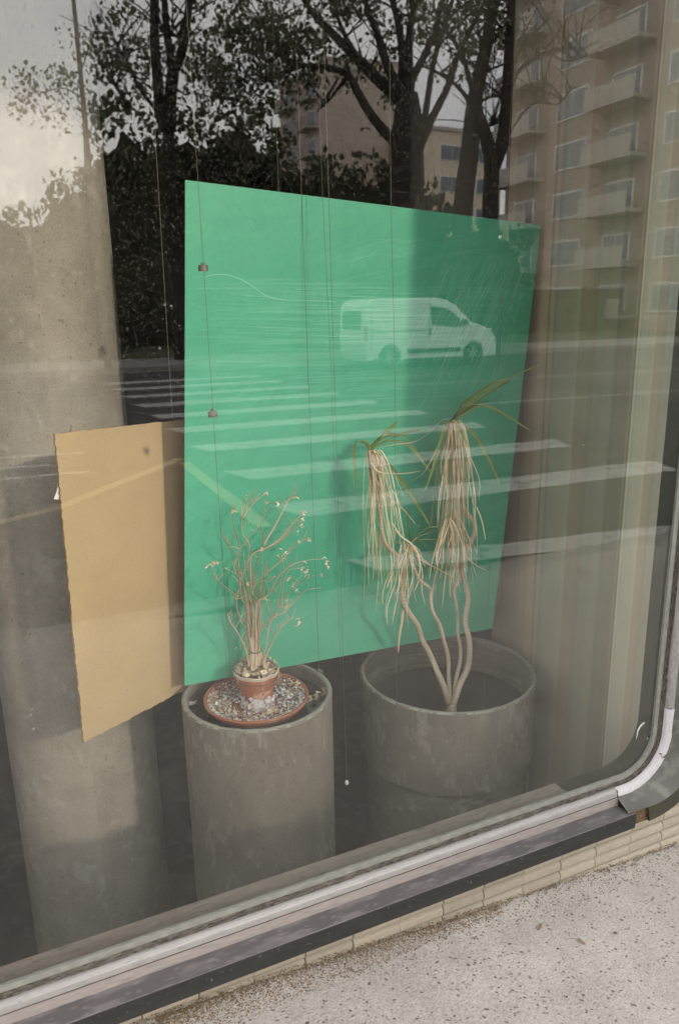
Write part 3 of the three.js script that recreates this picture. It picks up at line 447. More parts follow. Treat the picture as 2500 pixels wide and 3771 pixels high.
  for (let i = 0; i < 13; i++) { const a = r() * 6.28, pts = []; let x = Math.cos(a) * 0.006, z = Math.sin(a) * 0.005; const l = 0.1 + 0.16 * r(), lean = (r() - 0.5) * 0.5; for (let k = 0; k <= 6; k++) { pts.push([x, 0.04 + (l * k) / 6, z]); x += (lean * l) / 6 + 0.004 * (r() - 0.5); z = clamp(z + 0.004 * (r() - 0.4), -0.028, 0.05); } mesh('branch', tube(pts, [0.003, 0.0022, 0.0013, 0.0006], 22, 5), M.twig[i % 2], pl); }
  mesh('tie', new THREE.TorusGeometry(0.0142, 0.0012, 6, 28).rotateX(Math.PI / 2 + 0.12).translate(0, 0.05, 0), M.bark[1], pl);
  const W0 = [[[0.5829,0.5128,-0.6515],[0.5816,0.5697,-0.6515],[0.5744,0.6465,-0.6394],[0.5699,0.7063,-0.6273],[0.5574,0.7336,-0.6273],[0.5582,0.7755,-0.6394],[0.5603,0.8417,-0.6515],[0.5708,0.866,-0.6587],[0.5566,0.9235,-0.6587],[0.5541,0.9801,-0.6515],[0.5567,0.9959,-0.6515]],[[0.5859,0.5121,-0.6515],[0.587,0.5686,-0.6515],[0.5948,0.6929,-0.6515],[0.5847,0.7285,-0.6587],[0.5769,0.7763,-0.6708],[0.5932,0.8202,-0.6708],[0.5956,0.8763,-0.6587],[0.5776,0.9087,-0.6515],[0.5732,0.9636,-0.6394],[0.5891,1.0182,-0.6273],[0.6,1.0335,-0.6273]],[[0.5746,0.9567,-0.6394],[0.5873,0.9816,-0.6273],[0.6048,1.0056,-0.6152],[0.6273,1.0209,-0.6091]],[[0.5869,0.5119,-0.6515],[0.5895,0.5831,-0.6515],[0.5997,0.7077,-0.6587],[0.6065,0.7642,-0.6708],[0.6176,0.8092,-0.6708],[0.6299,0.8572,-0.6587],[0.6355,0.8796,-0.6515],[0.6291,0.9461,-0.6394],[0.6527,0.9836,-0.6273]],[[0.6351,0.8691,-0.6515],[0.6755,0.9212,-0.6587],[0.7257,0.9856,-0.6708],[0.7442,0.9922,-0.6708]],[[0.5928,0.7338,-0.6394],[0.5863,0.81,-0.6273],[0.593,0.8543,-0.6273],[0.6331,0.8726,-0.6152],[0.669,0.8917,-0.6152],[0.7206,0.9401,-0.6152],[0.7501,0.964,-0.6152]],[[0.6416,0.8575,-0.6515],[0.6879,0.8736,-0.6587],[0.7328,0.9064,-0.6587],[0.7555,0.9247,-0.6587]],[[0.5891,0.5168,-0.6394],[0.5965,0.5866,-0.6394],[0.5978,0.7012,-0.6273],[0.6039,0.7181,-0.6273],[0.627,0.7326,-0.6152],[0.6606,0.7914,-0.6031],[0.6891,0.8188,-0.591],[0.7288,0.8266,-0.591],[0.7857,0.8285,-0.5789]],[[0.6002,0.6553,-0.6515],[0.6169,0.7301,-0.6587],[0.637,0.7775,-0.6587],[0.6792,0.8126,-0.6515],[0.713,0.8397,-0.6515],[0.7386,0.868,-0.6394],[0.7646,0.875,-0.6394]],[[0.593,0.5159,-0.6394],[0.6029,0.5703,-0.6394],[0.6107,0.6209,-0.6394],[0.6501,0.6696,-0.6273],[0.6691,0.7106,-0.6152],[0.6992,0.7415,-0.6152],[0.7317,0.7635,-0.6031],[0.7639,0.7818,-0.591]],[[0.6049,0.5133,-0.6394],[0.6245,0.5658,-0.6394],[0.6505,0.6456,-0.6515],[0.6906,0.6577,-0.6587],[0.7298,0.6799,-0.6708],[0.7601,0.7125,-0.6587],[0.8098,0.7114,-0.6587]],[[0.607,0.5182,-0.6273],[0.6314,0.5694,-0.6273],[0.6584,0.6247,-0.6152],[0.6768,0.6516,-0.6031],[0.6982,0.6667,-0.591]],[[0.577,0.5141,-0.6515],[0.5709,0.572,-0.6515],[0.5745,0.6418,-0.6515],[0.5483,0.6879,-0.6394],[0.5374,0.7478,-0.6273],[0.5085,0.7815,-0.6152],[0.4865,0.8059,-0.6152],[0.4748,0.8322,-0.6031],[0.481,0.8515,-0.6031]],[[0.5677,0.527,-0.6273],[0.5602,0.5844,-0.6273],[0.5351,0.6456,-0.6152],[0.5131,0.6868,-0.6031],[0.5092,0.7087,-0.6031]],[[0.5547,0.7937,-0.6394],[0.5416,0.8242,-0.6273],[0.536,0.8458,-0.6273]],[[0.5561,0.8529,-0.6515],[0.5318,0.8876,-0.6394],[0.5196,0.9131,-0.6273]],[[0.6378,0.7774,-0.6587],[0.6387,0.7988,-0.6587],[0.6258,0.821,-0.6515]],[[0.6707,0.7067,-0.6152],[0.6697,0.7507,-0.6031],[0.685,0.8054,-0.591],[0.727,0.8112,-0.5789]],[[0.5873,0.6669,-0.6273],[0.5798,0.7487,-0.6031],[0.5863,0.7867,-0.591],[0.5981,0.7812,-0.591],[0.6035,0.8017,-0.5789]],[[0.5793,0.6195,-0.6587],[0.5617,0.6576,-0.6648],[0.5541,0.7138,-0.6648],[0.5712,0.7721,-0.6648],[0.5565,0.7943,-0.6587],[0.5247,0.8194,-0.6515]],[[0.6003,0.6143,-0.6152],[0.6033,0.691,-0.6031],[0.5976,0.7321,-0.591],[0.6163,0.7383,-0.5789]],[[0.6347,0.6624,-0.6152],[0.6286,0.7043,-0.6031],[0.6325,0.7294,-0.591]],[[0.6616,0.6472,-0.6515],[0.6816,0.7546,-0.6394],[0.6873,0.7609,-0.6394]],[[0.5826,0.803,-0.6515],[0.5898,0.8162,-0.6394],[0.5887,0.8376,-0.6273]],[[0.6231,0.741,-0.6031],[0.6395,0.7524,-0.6031],[0.6472,0.7445,-0.591]],[[0.6905,0.6558,-0.6587],[0.6852,0.6837,-0.6515],[0.6963,0.7082,-0.6394]],[[0.5708,0.866,-0.6587],[0.5451,0.8788,-0.6515],[0.5331,0.8805,-0.6394]],[[0.5894,0.8912,-0.6587],[0.6006,0.907,-0.6587],[0.6264,0.9106,-0.6515]],[[0.6304,0.7647,-0.6515],[0.644,0.7646,-0.6394],[0.653,0.7814,-0.6273]],[[0.561,0.7365,-0.6273],[0.5367,0.7398,-0.6152],[0.5286,0.7465,-0.6152]]];
  W0.forEach((br, i) => { const thick = i < 14 ? 0.0022 + 0.0007 * r() : 0.0012; mesh('branch', tube(br.map((q) => loc(q)), [thick, thick * 0.75, thick * 0.55, 0.0006], Math.min(44, 6 * br.length), 5), M.twig[i % 3 === 0 ? 1 : 0], pl);
    const cv = new THREE.CatmullRomCurve3(br.map((q) => V(loc(q))));
    for (let k = 0; k < (i < 14 ? 8 : 2); k++) { const t = 0.25 + 0.7 * r(), p = cv.getPoint(t), d = new THREE.Vector3(r() - 0.5, 0.3 + 0.5 * r(), 0.6 * (r() - 0.3)).normalize(), l = 0.012 + 0.026 * r(); const e = p.clone().addScaledVector(d, l), m = p.clone().lerp(e, 0.5).add(new THREE.Vector3((r() - 0.5) * 0.006, 0.002, 0)); e.z = Math.max(e.z, -0.03); mesh('twig', tube([p, m, e], [0.0009, 0.0004], 6, 4), M.twig[0], pl); } });
  const leafG = (s) => { const g = new THREE.PlaneGeometry(s, s * 0.27, 8, 2), p = g.attributes.position, tw = (r() - 0.5) * 3, cu = 3 + 4 * r(); for (let i = 0; i < p.count; i++) { let u = p.getX(i) / s, v = p.getY(i) * (1 - 3.2 * u * u * u * u * 2) ; const a = u * tw, b = u * cu * 0.5; p.setXYZ(i, Math.sin(b) * s / cu * 1.6, v * Math.cos(a) + 0.12 * s * Math.sin(u * 9), (1 - Math.cos(b)) * s / cu * 1.6 + v * Math.sin(a)); } g.rotateZ(r() * 6.28); g.rotateX(r() * 2); g.computeVertexNormals(); return g; };
  for (const q of [[0.5478,0.9887,-0.6182],[0.5399,0.9886,-0.6086],[0.588,1.0219,-0.6339],[0.6312,1.0197,-0.6206],[0.6287,1.0293,-0.5975],[0.6359,1.0025,-0.5973],[0.6467,0.9935,-0.6439],[0.6763,0.9883,-0.6389],[0.6743,0.9847,-0.6484],[0.6942,0.9944,-0.6248],[0.7142,0.9916,-0.6497],[0.7261,1.0028,-0.6238],[0.7396,0.9556,-0.6122],[0.754,0.9537,-0.6346],[0.7386,0.944,-0.6106],[0.7403,0.9321,-0.6157],[0.7499,0.917,-0.65],[0.7405,0.9159,-0.6177],[0.7328,0.9017,-0.6358],[0.7288,0.8942,-0.6264],[0.7349,0.8717,-0.6343],[0.749,0.8853,-0.6095],[0.7604,0.8724,-0.6248],[0.6297,0.862,-0.642],[0.6186,0.8721,-0.6185],[0.6641,0.8694,-0.6043],[0.67,0.8409,-0.6329],[0.6935,0.843,-0.6381],[0.6917,0.8479,-0.628],[0.6705,0.8503,-0.5948],[0.6728,0.8419,-0.5924],[0.7998,0.8402,-0.6108],[0.7935,0.8273,-0.5969],[0.802,0.8088,-0.6003],[0.8176,0.7861,-0.6286],[0.8016,0.7582,-0.6459],[0.7948,0.7646,-0.6119],[0.7461,0.7997,-0.6177],[0.7541,0.7821,-0.6296],[0.7428,0.7886,-0.6379],[0.7508,0.7726,-0.6269],[0.7404,0.7827,-0.6231],[0.4693,0.8419,-0.6352],[0.479,0.8431,-0.6338],[0.485,0.8514,-0.6238],[0.4919,0.8594,-0.5994],[0.6491,0.7856,-0.616],[0.5791,0.7736,-0.6343],[0.6295,0.7163,-0.6347],[0.6348,0.718,-0.624],[0.7142,0.7492,-0.6391],[0.714,0.74,-0.6393],[0.7175,0.7366,-0.6204],[0.7308,0.7182,-0.6462],[0.7152,0.6461,-0.6222],[0.7233,0.6324,-0.6296],[0.712,0.6315,-0.6087],[0.6804,0.7153,-0.6063],[0.6809,0.6941,-0.6097],[0.6894,0.7774,-0.6098],[0.7473,0.8124,-0.6289],[0.5104,0.8359,-0.6111],[0.5353,0.5918,-0.6309]]) { const n = 1; for (let k = 0; k < n; k++) mesh('dry_leaf', leafG(0.012 + 0.011 * r()).translate(loc(q)[0] + 0.006 * k * (r() - 0.5), loc(q)[1] + 0.008 * k * (r() - 0.5), loc(q)[2]), M.dryLeaf[Math.floor(r() * 3)], pl); }
  // fallen leaves on the disc
  const fl = thing('fallen_leaf', 'crumpled fallen leaf on cylinder rim beside the saucer', 'leaf', [0.7715,0.395,-0.6223]); fl.scale.setScalar(SZ);
  for (let k = 0; k < 4; k++) mesh('blade', leafG(0.026 + 0.012 * r()).translate(0.012 * (k - 1.5), 0.004 * k - 0.006, 0.01 * (r() - 0.5)), M.dryLeaf[k % 2], fl);
  const cb = thing('dust_tuft', 'small grey tuft of dust inside the cylinder rim', 'dust', [0.4271,0.385,-0.7462]); cb.scale.setScalar(SZ);
  for (let k = 0; k < 9; k++) mesh('strand', tube([[0.02 * (r() - 0.5), 0.004 * r(), 0.01 * (r() - 0.5)], [0.02 * (r() - 0.5), 0.01 * r(), 0.01 * (r() - 0.5)], [0.024 * (r() - 0.5), 0.004 * r(), 0.01 * (r() - 0.5)]], 0.0012, 8, 4), M.salt[1], cb);
}

// ---------- tall spindly plant ----------
{
  const base = [1.2412,0.2185,-0.6176]; base[1] -= 0.06;
  const pl = thing('dragon_tree', 'tall spindly plant with four bent stems and drooping straw leaves', 'plant', base), r = rng(70); pl.scale.setScalar(SZ);
  const loc = (a) => [(a[0] - base[0]) / SZ, (a[1] - base[1]) / SZ, (a[2] - base[2]) / SZ];
  const S = [[[1.2295,0.2501,-0.6176],[1.2057,0.3232,-0.6115],[1.1824,0.3794,-0.6176],[1.158,0.4467,-0.6297],[1.1321,0.4948,-0.6297],[1.1119,0.5456,-0.6176],[1.0727,0.6034,-0.6055],[1.0533,0.643,-0.6055],[1.0551,0.6786,-0.6176],[1.0596,0.7221,-0.6176],[1.0642,0.7477,-0.6176],[1.0384,0.7858,-0.6055],[1.004,0.8159,-0.5934],[0.9836,0.8443,-0.5934],[0.9746,0.8765,-0.5934],[0.9757,0.9189,-0.6055],[0.9785,0.9529,-0.6176],[0.9694,1.017,-0.6297],[0.9525,1.0734,-0.6176],[0.9488,1.1115,-0.6176]],[[1.2329,0.2643,-0.6176],[1.2193,0.3571,-0.6055],[1.2112,0.4292,-0.5994],[1.1906,0.4929,-0.5934],[1.1744,0.5474,-0.5934],[1.1486,0.5982,-0.5934],[1.1406,0.636,-0.5934],[1.14,0.6676,-0.5934],[1.1154,0.6937,-0.5813],[1.096,0.7102,-0.5813],[1.0766,0.7483,-0.5813],[1.074,0.771,-0.5934],[1.0618,0.8244,-0.5934]],[[1.2519,0.2516,-0.6237],[1.262,0.3213,-0.6297],[1.2804,0.3788,-0.6357],[1.2857,0.4242,-0.6418],[1.2734,0.4852,-0.6418],[1.2719,0.5383,-0.6418],[1.2546,0.5979,-0.6297],[1.2405,0.6418,-0.6176],[1.2584,0.6802,-0.6176],[1.2433,0.7183,-0.6055],[1.2247,0.7572,-0.6055],[1.2159,0.8118,-0.6055],[1.2092,0.8844,-0.6055]],[[1.2457,0.2411,-0.6176],[1.2679,0.3057,-0.6176],[1.2982,0.3632,-0.6176],[1.296,0.4277,-0.6055],[1.2917,0.4768,-0.6055],[1.2853,0.5211,-0.6176],[1.295,0.5527,-0.6297],[1.3014,0.5989,-0.6297],[1.2922,0.6427,-0.6297],[1.2698,0.6921,-0.6176],[1.2647,0.7248,-0.6176],[1.2756,0.7549,-0.6176],[1.2915,0.8009,-0.6055],[1.3031,0.8323,-0.6055],[1.2934,0.8646,-0.6055],[1.2764,0.8924,-0.6176],[1.2606,0.9184,-0.6176],[1.2483,1.0017,-0.6176],[1.2308,1.1085,-0.6176],[1.2176,1.1746,-0.6176]]];
  const rad = [[0.0085, 0.0068, 0.0062, 0.0058, 0.0052, 0.0045], [0.0058, 0.0048, 0.0046, 0.0042, 0.0038], [0.0062, 0.005, 0.0046, 0.0044, 0.004], [0.0095, 0.0078, 0.0068, 0.0066, 0.006, 0.005]];
  S.forEach((s, i) => mesh('stem', tube(s.map((q) => loc(q)), rad[i], 90, 10), M.stem, pl));
  mesh('stump', tube([[0, -0.19, 0.004], [0, -0.02, 0.0], [-0.001, 0.05, 0.0], [0, 0.075, 0]], [0.017, 0.0165, 0.0155, 0.012], 16, 12), M.stem, pl);
  const green = [[[[1.2176,1.1746,-0.6176],[1.2387,1.203,-0.6115],[1.2816,1.2413,-0.6055],[1.3346,1.273,-0.5994],[1.3861,1.2922,-0.5934]],0.02,0,0.3],[[[1.2195,1.1753,-0.6176],[1.2618,1.2089,-0.6176],[1.3143,1.2381,-0.6176],[1.3726,1.2674,-0.6176],[1.4169,1.2876,-0.6176],[1.5284,1.3295,-0.6055]],0.013,1,0.3],[[[1.2204,1.176,-0.6176],[1.2732,1.203,-0.6273],[1.3423,1.2435,-0.6297],[1.4032,1.2686,-0.6321],[1.4332,1.2794,-0.6321]],0.017,2,0.3],[[[1.2204,1.1772,-0.6176],[1.2445,1.2238,-0.6031],[1.2623,1.2392,-0.5982],[1.2875,1.2501,-0.5934]],0.018,0,0.4],[[[1.2214,1.1751,-0.6176],[1.2589,1.1982,-0.6055],[1.2881,1.2131,-0.5994],[1.3229,1.2155,-0.5934],[1.3895,1.1828,-0.5873],[1.495,1.1235,-0.5934]],0.011,1,0.5],[[[1.2214,1.1743,-0.6176],[1.2621,1.1966,-0.6176],[1.3094,1.2173,-0.6236],[1.363,1.2257,-0.6297]],0.01,2,0.3],[[[1.2176,1.1746,-0.6176],[1.2292,1.1731,-0.6031],[1.2753,1.1375,-0.591],[1.3245,1.0672,-0.5873],[1.3625,1.0032,-0.591],[1.3829,0.9638,-0.5934]],0.0115,1,0.9],[[[1.2147,1.1748,-0.6176],[1.1867,1.1719,-0.5994],[1.1614,1.1232,-0.5873],[1.1431,1.0506,-0.5934],[1.1288,1.0014,-0.5994],[1.1164,0.9703,-0.6055]],0.0115,1,0.9],[[[1.2176,1.1746,-0.6176],[1.2184,1.1662,-0.5934],[1.2328,1.1342,-0.5813],[1.2517,1.0668,-0.5813],[1.2739,0.9848,-0.5813],[1.2974,0.902,-0.5934]],0.005,1,0.9],[[[0.9488,1.1115,-0.6176],[0.9695,1.1362,-0.6115],[0.9971,1.1622,-0.6055],[1.0202,1.1846,-0.5994],[1.0356,1.2038,-0.5994]],0.021,0,0.3],[[[0.9497,1.1114,-0.6176],[0.983,1.137,-0.6249],[1.0144,1.1495,-0.6297],[1.0472,1.1465,-0.6321],[1.0822,1.152,-0.6297],[1.1237,1.1547,-0.6297]],0.015,2,0.4],[[[0.948,1.1127,-0.6176],[0.936,1.1322,-0.6055],[0.918,1.1424,-0.5994],[0.8981,1.1451,-0.5934],[0.8885,1.1228,-0.5934],[0.891,1.0637,-0.5958],[0.8928,0.9955,-0.5994]],0.0115,1,0.9],[[[0.9506,1.1117,-0.6176],[0.964,1.1041,-0.6055],[1.0083,1.0561,-0.5934],[1.0722,0.9718,-0.5934],[1.1101,0.9129,-0.5934],[1.1367,0.869,-0.5934]],0.013,1,0.9],[[[0.9497,1.1126,-0.6176],[0.987,1.1307,-0.6115],[1.0371,1.1332,-0.6055],[1.0744,1.1089,-0.5994],[1.1163,1.0604,-0.5994],[1.1462,1.0274,-0.6055]],0.0075,1,0.6],[[[0.9497,1.1126,-0.6176],[0.9946,1.1331,-0.6176],[1.0572,1.1457,-0.6176],[1.0847,1.1172,-0.6176],[1.1223,1.0689,-0.6176]],0.006,1,0.6],[[[0.9497,1.1114,-0.6176],[0.9576,1.1303,-0.6055],[0.9741,1.1454,-0.5994],[0.9863,1.1764,-0.5934]],0.012,2,0.3],[[[1.0632,0.8294,-0.5934],[1.0662,0.8596,-0.5934],[1.0598,0.9026,-0.5934],[1.0577,0.9362,-0.5934]],0.007,2,0.5],[[[1.0632,0.8294,-0.5934],[1.0744,0.8515,-0.5873],[1.087,0.8746,-0.5813],[1.0901,0.8869,-0.5813]],0.007,0,0.5],[[[1.0632,0.8294,-0.5934],[1.0863,0.8316,-0.5994],[1.1472,0.8256,-0.6055],[1.2111,0.8063,-0.6055]],0.006,1,0.6],[[[1.0632,0.8294,-0.5934],[1.0944,0.8439,-0.6055],[1.137,0.8629,-0.6055],[1.1804,0.8622,-0.6055]],0.006,1,0.5],[[[1.0632,0.8294,-0.5934],[1.0295,0.8384,-0.5813],[1.0066,0.846,-0.5813]],0.005,1,0.5],[[[1.0632,0.8294,-0.5934],[1.0804,0.8396,-0.5813],[1.1004,0.8298,-0.5752],[1.1198,0.797,-0.5752]],0.005,2,0.5]];
  for (const [pts, w, m, tilt] of green) mesh('leaf', ribbon(pts.map((q) => loc(q)), w, [0.5 * tilt, 1 - 0.5 * tilt, 0.75 * tilt + 0.2], 0.3, 18, 1.2), M.leafGreen[m], pl);
  // hanging straw
  const skirt = (c, n, list) => { for (let i = 0; i < n; i++) {
    const e = list(i), a0 = (r() - 0.5) * SZ, start = [c[0] + 0.006 * a0, c[1] - 0.002 + 0.004 * r(), c[2] + 0.012 * (r() - 0.5)];
    const mid1 = [lerp(start[0], e[0], 0.22) + 0.012 * a0, start[1] + 0.004 - 0.014 * r(), lerp(start[2], e[2], 0.5)], mid2 = [lerp(start[0], e[0], 0.65) + 0.022 * (r() - 0.5), lerp(start[1], e[1], 0.42), e[2]], mid3 = [lerp(start[0], e[0], 0.9) + 0.02 * (r() - 0.5), lerp(start[1], e[1], 0.75), e[2]];
    const k = r() < 0.35 ? 0 : r() < 0.4 ? 1 : r() < 0.35 ? 3 : r() < 0.65 ? 2 : 4, w = 0.0012 + 0.0021 * r();
    mesh('dry_leaf', ribbon([start, mid1, mid2, mid3, e].map((q) => loc(q)), w, [1, 0.1, 0.5 * (r() - 0.5)], 0.6 * r(), 16, 1.6), M.straw[k], pl);
  } };
  const H = [[1.2176,1.1729,-0.6176],[0.9497,1.1086,-0.6176],[1.0623,0.8239,-0.5934],[1.2082,0.8836,-0.6055]];
  skirt(H[0], 74, (i) => { const t = (i / 74) * 2 - 1; return [H[0][0] + 0.012 + 0.12 * t * (0.25 + 0.75 * r() * r()) , H[0][1] - (0.16 + 0.4 * r()) * (1 - 0.25 * t * t), H[0][2] + 0.07 * (r() - 0.4)]; });
  skirt(H[1], 38, (i) => { const t = (i / 38) * 2 - 1; return [H[1][0] + 0.04 + 0.085 * t * (0.3 + 0.7 * r()), H[1][1] - (0.14 + 0.34 * r()), H[1][2] + 0.06 * (r() - 0.4)]; });
  skirt(H[2], 22, (i) => { const t = (i / 22) * 2 - 1; return [H[2][0] - 0.006 + 0.08 * t, H[2][1] - (0.06 + 0.2 * r()), H[2][2] + 0.05 * (r() - 0.35)]; });
  skirt(H[3], 40, (i) => { const t = (i / 40) * 2 - 1; return [H[3][0] + 0.015 + 0.085 * t, H[3][1] - (0.08 + 0.2 * r()), H[3][2] + 0.05 * (r() - 0.35)]; });
  for (const [pts, w, k] of [[[[1.2145,1.1838,-0.6176],[1.1739,1.1802,-0.6055],[1.1252,1.1495,-0.5934],[1.0798,1.1293,-0.5934],[1.0171,1.1269,-0.5934],[0.9644,1.1217,-0.5934]],0.004,3],[[[0.9425,1.0826,-0.5934],[0.9535,1.06,-0.5813],[1.0018,1.0471,-0.5813],[1.0555,1.0435,-0.5813],[1.0965,1.0453,-0.5813]],0.0035,3],[[[1.0641,0.8215,-0.5934],[1.0779,0.8517,-0.5692],[1.1246,0.8621,-0.5692],[1.1622,0.8824,-0.5692]],0.003,0],[[[1.2213,1.1726,-0.6055],[1.2354,1.1258,-0.5813],[1.2622,1.0408,-0.5813],[1.2826,0.9455,-0.5813],[1.2933,0.8764,-0.5934]],0.0045,3],[[[1.2022,1.174,-0.6055],[1.1539,1.1027,-0.5934],[1.1039,1.03,-0.5934],[1.0445,1.0037,-0.5934],[1.0129,0.9665,-0.5934]],0.0025,1],[[[0.9509,1.0382,-0.5934],[0.9841,0.9888,-0.5813],[1.0381,0.9374,-0.5813],[1.0799,0.8861,-0.5813]],0.003,1],[[[1.0085,0.8968,-0.5934],[1.0294,0.8595,-0.5813],[1.0595,0.8332,-0.5692],[1.0833,0.7914,-0.5692],[1.0921,0.7213,-0.5813],[1.0773,0.6799,-0.5813]],0.0045,3],[[[1.0391,0.7646,-0.5813],[1.0002,0.7576,-0.5692],[0.9842,0.7303,-0.5692],[0.976,0.7103,-0.5692]],0.003,3],[[[1.254,0.7715,-0.5934],[1.2822,0.7394,-0.5813],[1.3072,0.7535,-0.5813]],0.003,0],[[[1.2593,0.7617,-0.5934],[1.2927,0.7288,-0.5813],[1.3348,0.7039,-0.5813]],0.003,0],[[[1.0601,0.6257,-0.6176],[1.0488,0.5827,-0.6055],[1.0395,0.53,-0.6055],[1.0353,0.478,-0.6055]],0.007,1],[[[1.0857,0.7831,-0.5813],[1.1484,0.7428,-0.5813],[1.2181,0.7004,-0.5813]],0.0028,1],[[[1.3056,0.907,-0.6055],[1.3163,0.869,-0.5934],[1.3281,0.8275,-0.5934],[1.3343,0.7999,-0.5934]],0.003,3]]) mesh('dry_leaf', ribbon(pts.map((q) => loc(q)), w, [0.6, 0.5, 0.4], 0.3, 18, 1.4), M.straw[k], pl);
}

// ---------- litter on the pavement ----------
{
  const r = rng(501);
  const st = thing('white_pebble', 'small white pebble on pavement against tiled plinth', 'stone', [0.7898,0.018,-0.0673]);
  const g = new THREE.IcosahedronGeometry(0.011, 3), p = g.attributes.position; for (let i = 0; i < p.count; i++) { const k = 1 + 0.25 * noise3.noise(p.getX(i) * 90, p.getY(i) * 90, p.getZ(i) * 90); p.setXYZ(i, p.getX(i) * k * 1.4, p.getY(i) * k * 0.75, p.getZ(i) * k); } g.computeVertexNormals();
  st.position.y = groundY(st.position.x) + 0.007; mesh('stone', g, mat({ color: lin(0.6, 0.57, 0.53), roughness: 0.8 }), st);
  const L = [[1.0503,0.03,0.0786],[1.1148,0.03,0.1511],[1.2114,0.03,0.1621]];
  L.forEach((q, i) => { const y = groundY(q[0]) + 0.004; const o = thing('dead_leaf', ['dead brown leaf flake flat on open pavement, nearest the slab', 'small dark leaf flake on the pavement, middle of three', 'brown leaf crumb on the pavement, farthest from window'][i], 'leaf', [q[0], y, q[2]]); const lg = new THREE.PlaneGeometry(0.02 - 0.003 * i, 0.008, 5, 2), pp = lg.attributes.position; for (let k = 0; k < pp.count; k++) { const u = pp.getX(k) / 0.02; pp.setY(k, pp.getY(k) * (1 - 2.6 * u * u)); pp.setZ(k, 0.003 * Math.sin(u * 5) + 0.001 * r()); } lg.rotateX(-Math.PI / 2); lg.rotateY(0.5 + i * 1.7); lg.computeVertexNormals(); mesh('blade', lg, mat({ color: lin(0.2, 0.14, 0.08), side: THREE.DoubleSide }), o); });
  // grit gathered along the foot of the plinth
  const grit = [], gg = new THREE.IcosahedronGeometry(1, 0), dm = [[], []];
  for (let i = 0; i < 5200; i++) { const x = 0.1 + 2.1 * r(), d = 0.075 * Math.pow(r(), 3.4), s = 0.0006 + 0.0014 * r() * r(), z = -0.024 + d; const k = gg.clone(); k.scale(s * (0.7 + r()), s * (0.5 + 0.5 * r()), s * (0.7 + r())); k.rotateY(r() * 6); k.translate(x, groundY(x) + s * 0.3 + 0.012 * Math.pow(1 - d / 0.075, 6) * r(), z); dm[r() < 0.6 ? 0 : 1].push(k); }
  for (let i = 0; i < 7000; i++) { const x = 0.15 + 0.85 * Math.pow(r(), 1.4), d = (0.1 - 0.07 * x) * Math.pow(r(), 1.7), s = 0.0005 + 0.0012 * r() * r(), k = gg.clone(); k.scale(s * (0.8 + r()), s * 0.6, s * (0.8 + r())); k.rotateY(r() * 6); k.translate(x, groundY(x) + s * 0.3, -0.024 + d); dm[r() < 0.7 ? 0 : 1].push(k); }
  dm.forEach((d, i) => { const o = mesh(numbered('grit'), join(d), mat({ color: [lin(0.2, 0.14, 0.075), lin(0.1, 0.07, 0.04)][i], roughness: 1 })); o.userData.kind = 'stuff'; tag(o, ['light brown grit along the foot of the plinth', 'dark grit along the foot of the plinth'][i], 'grit'); });
}

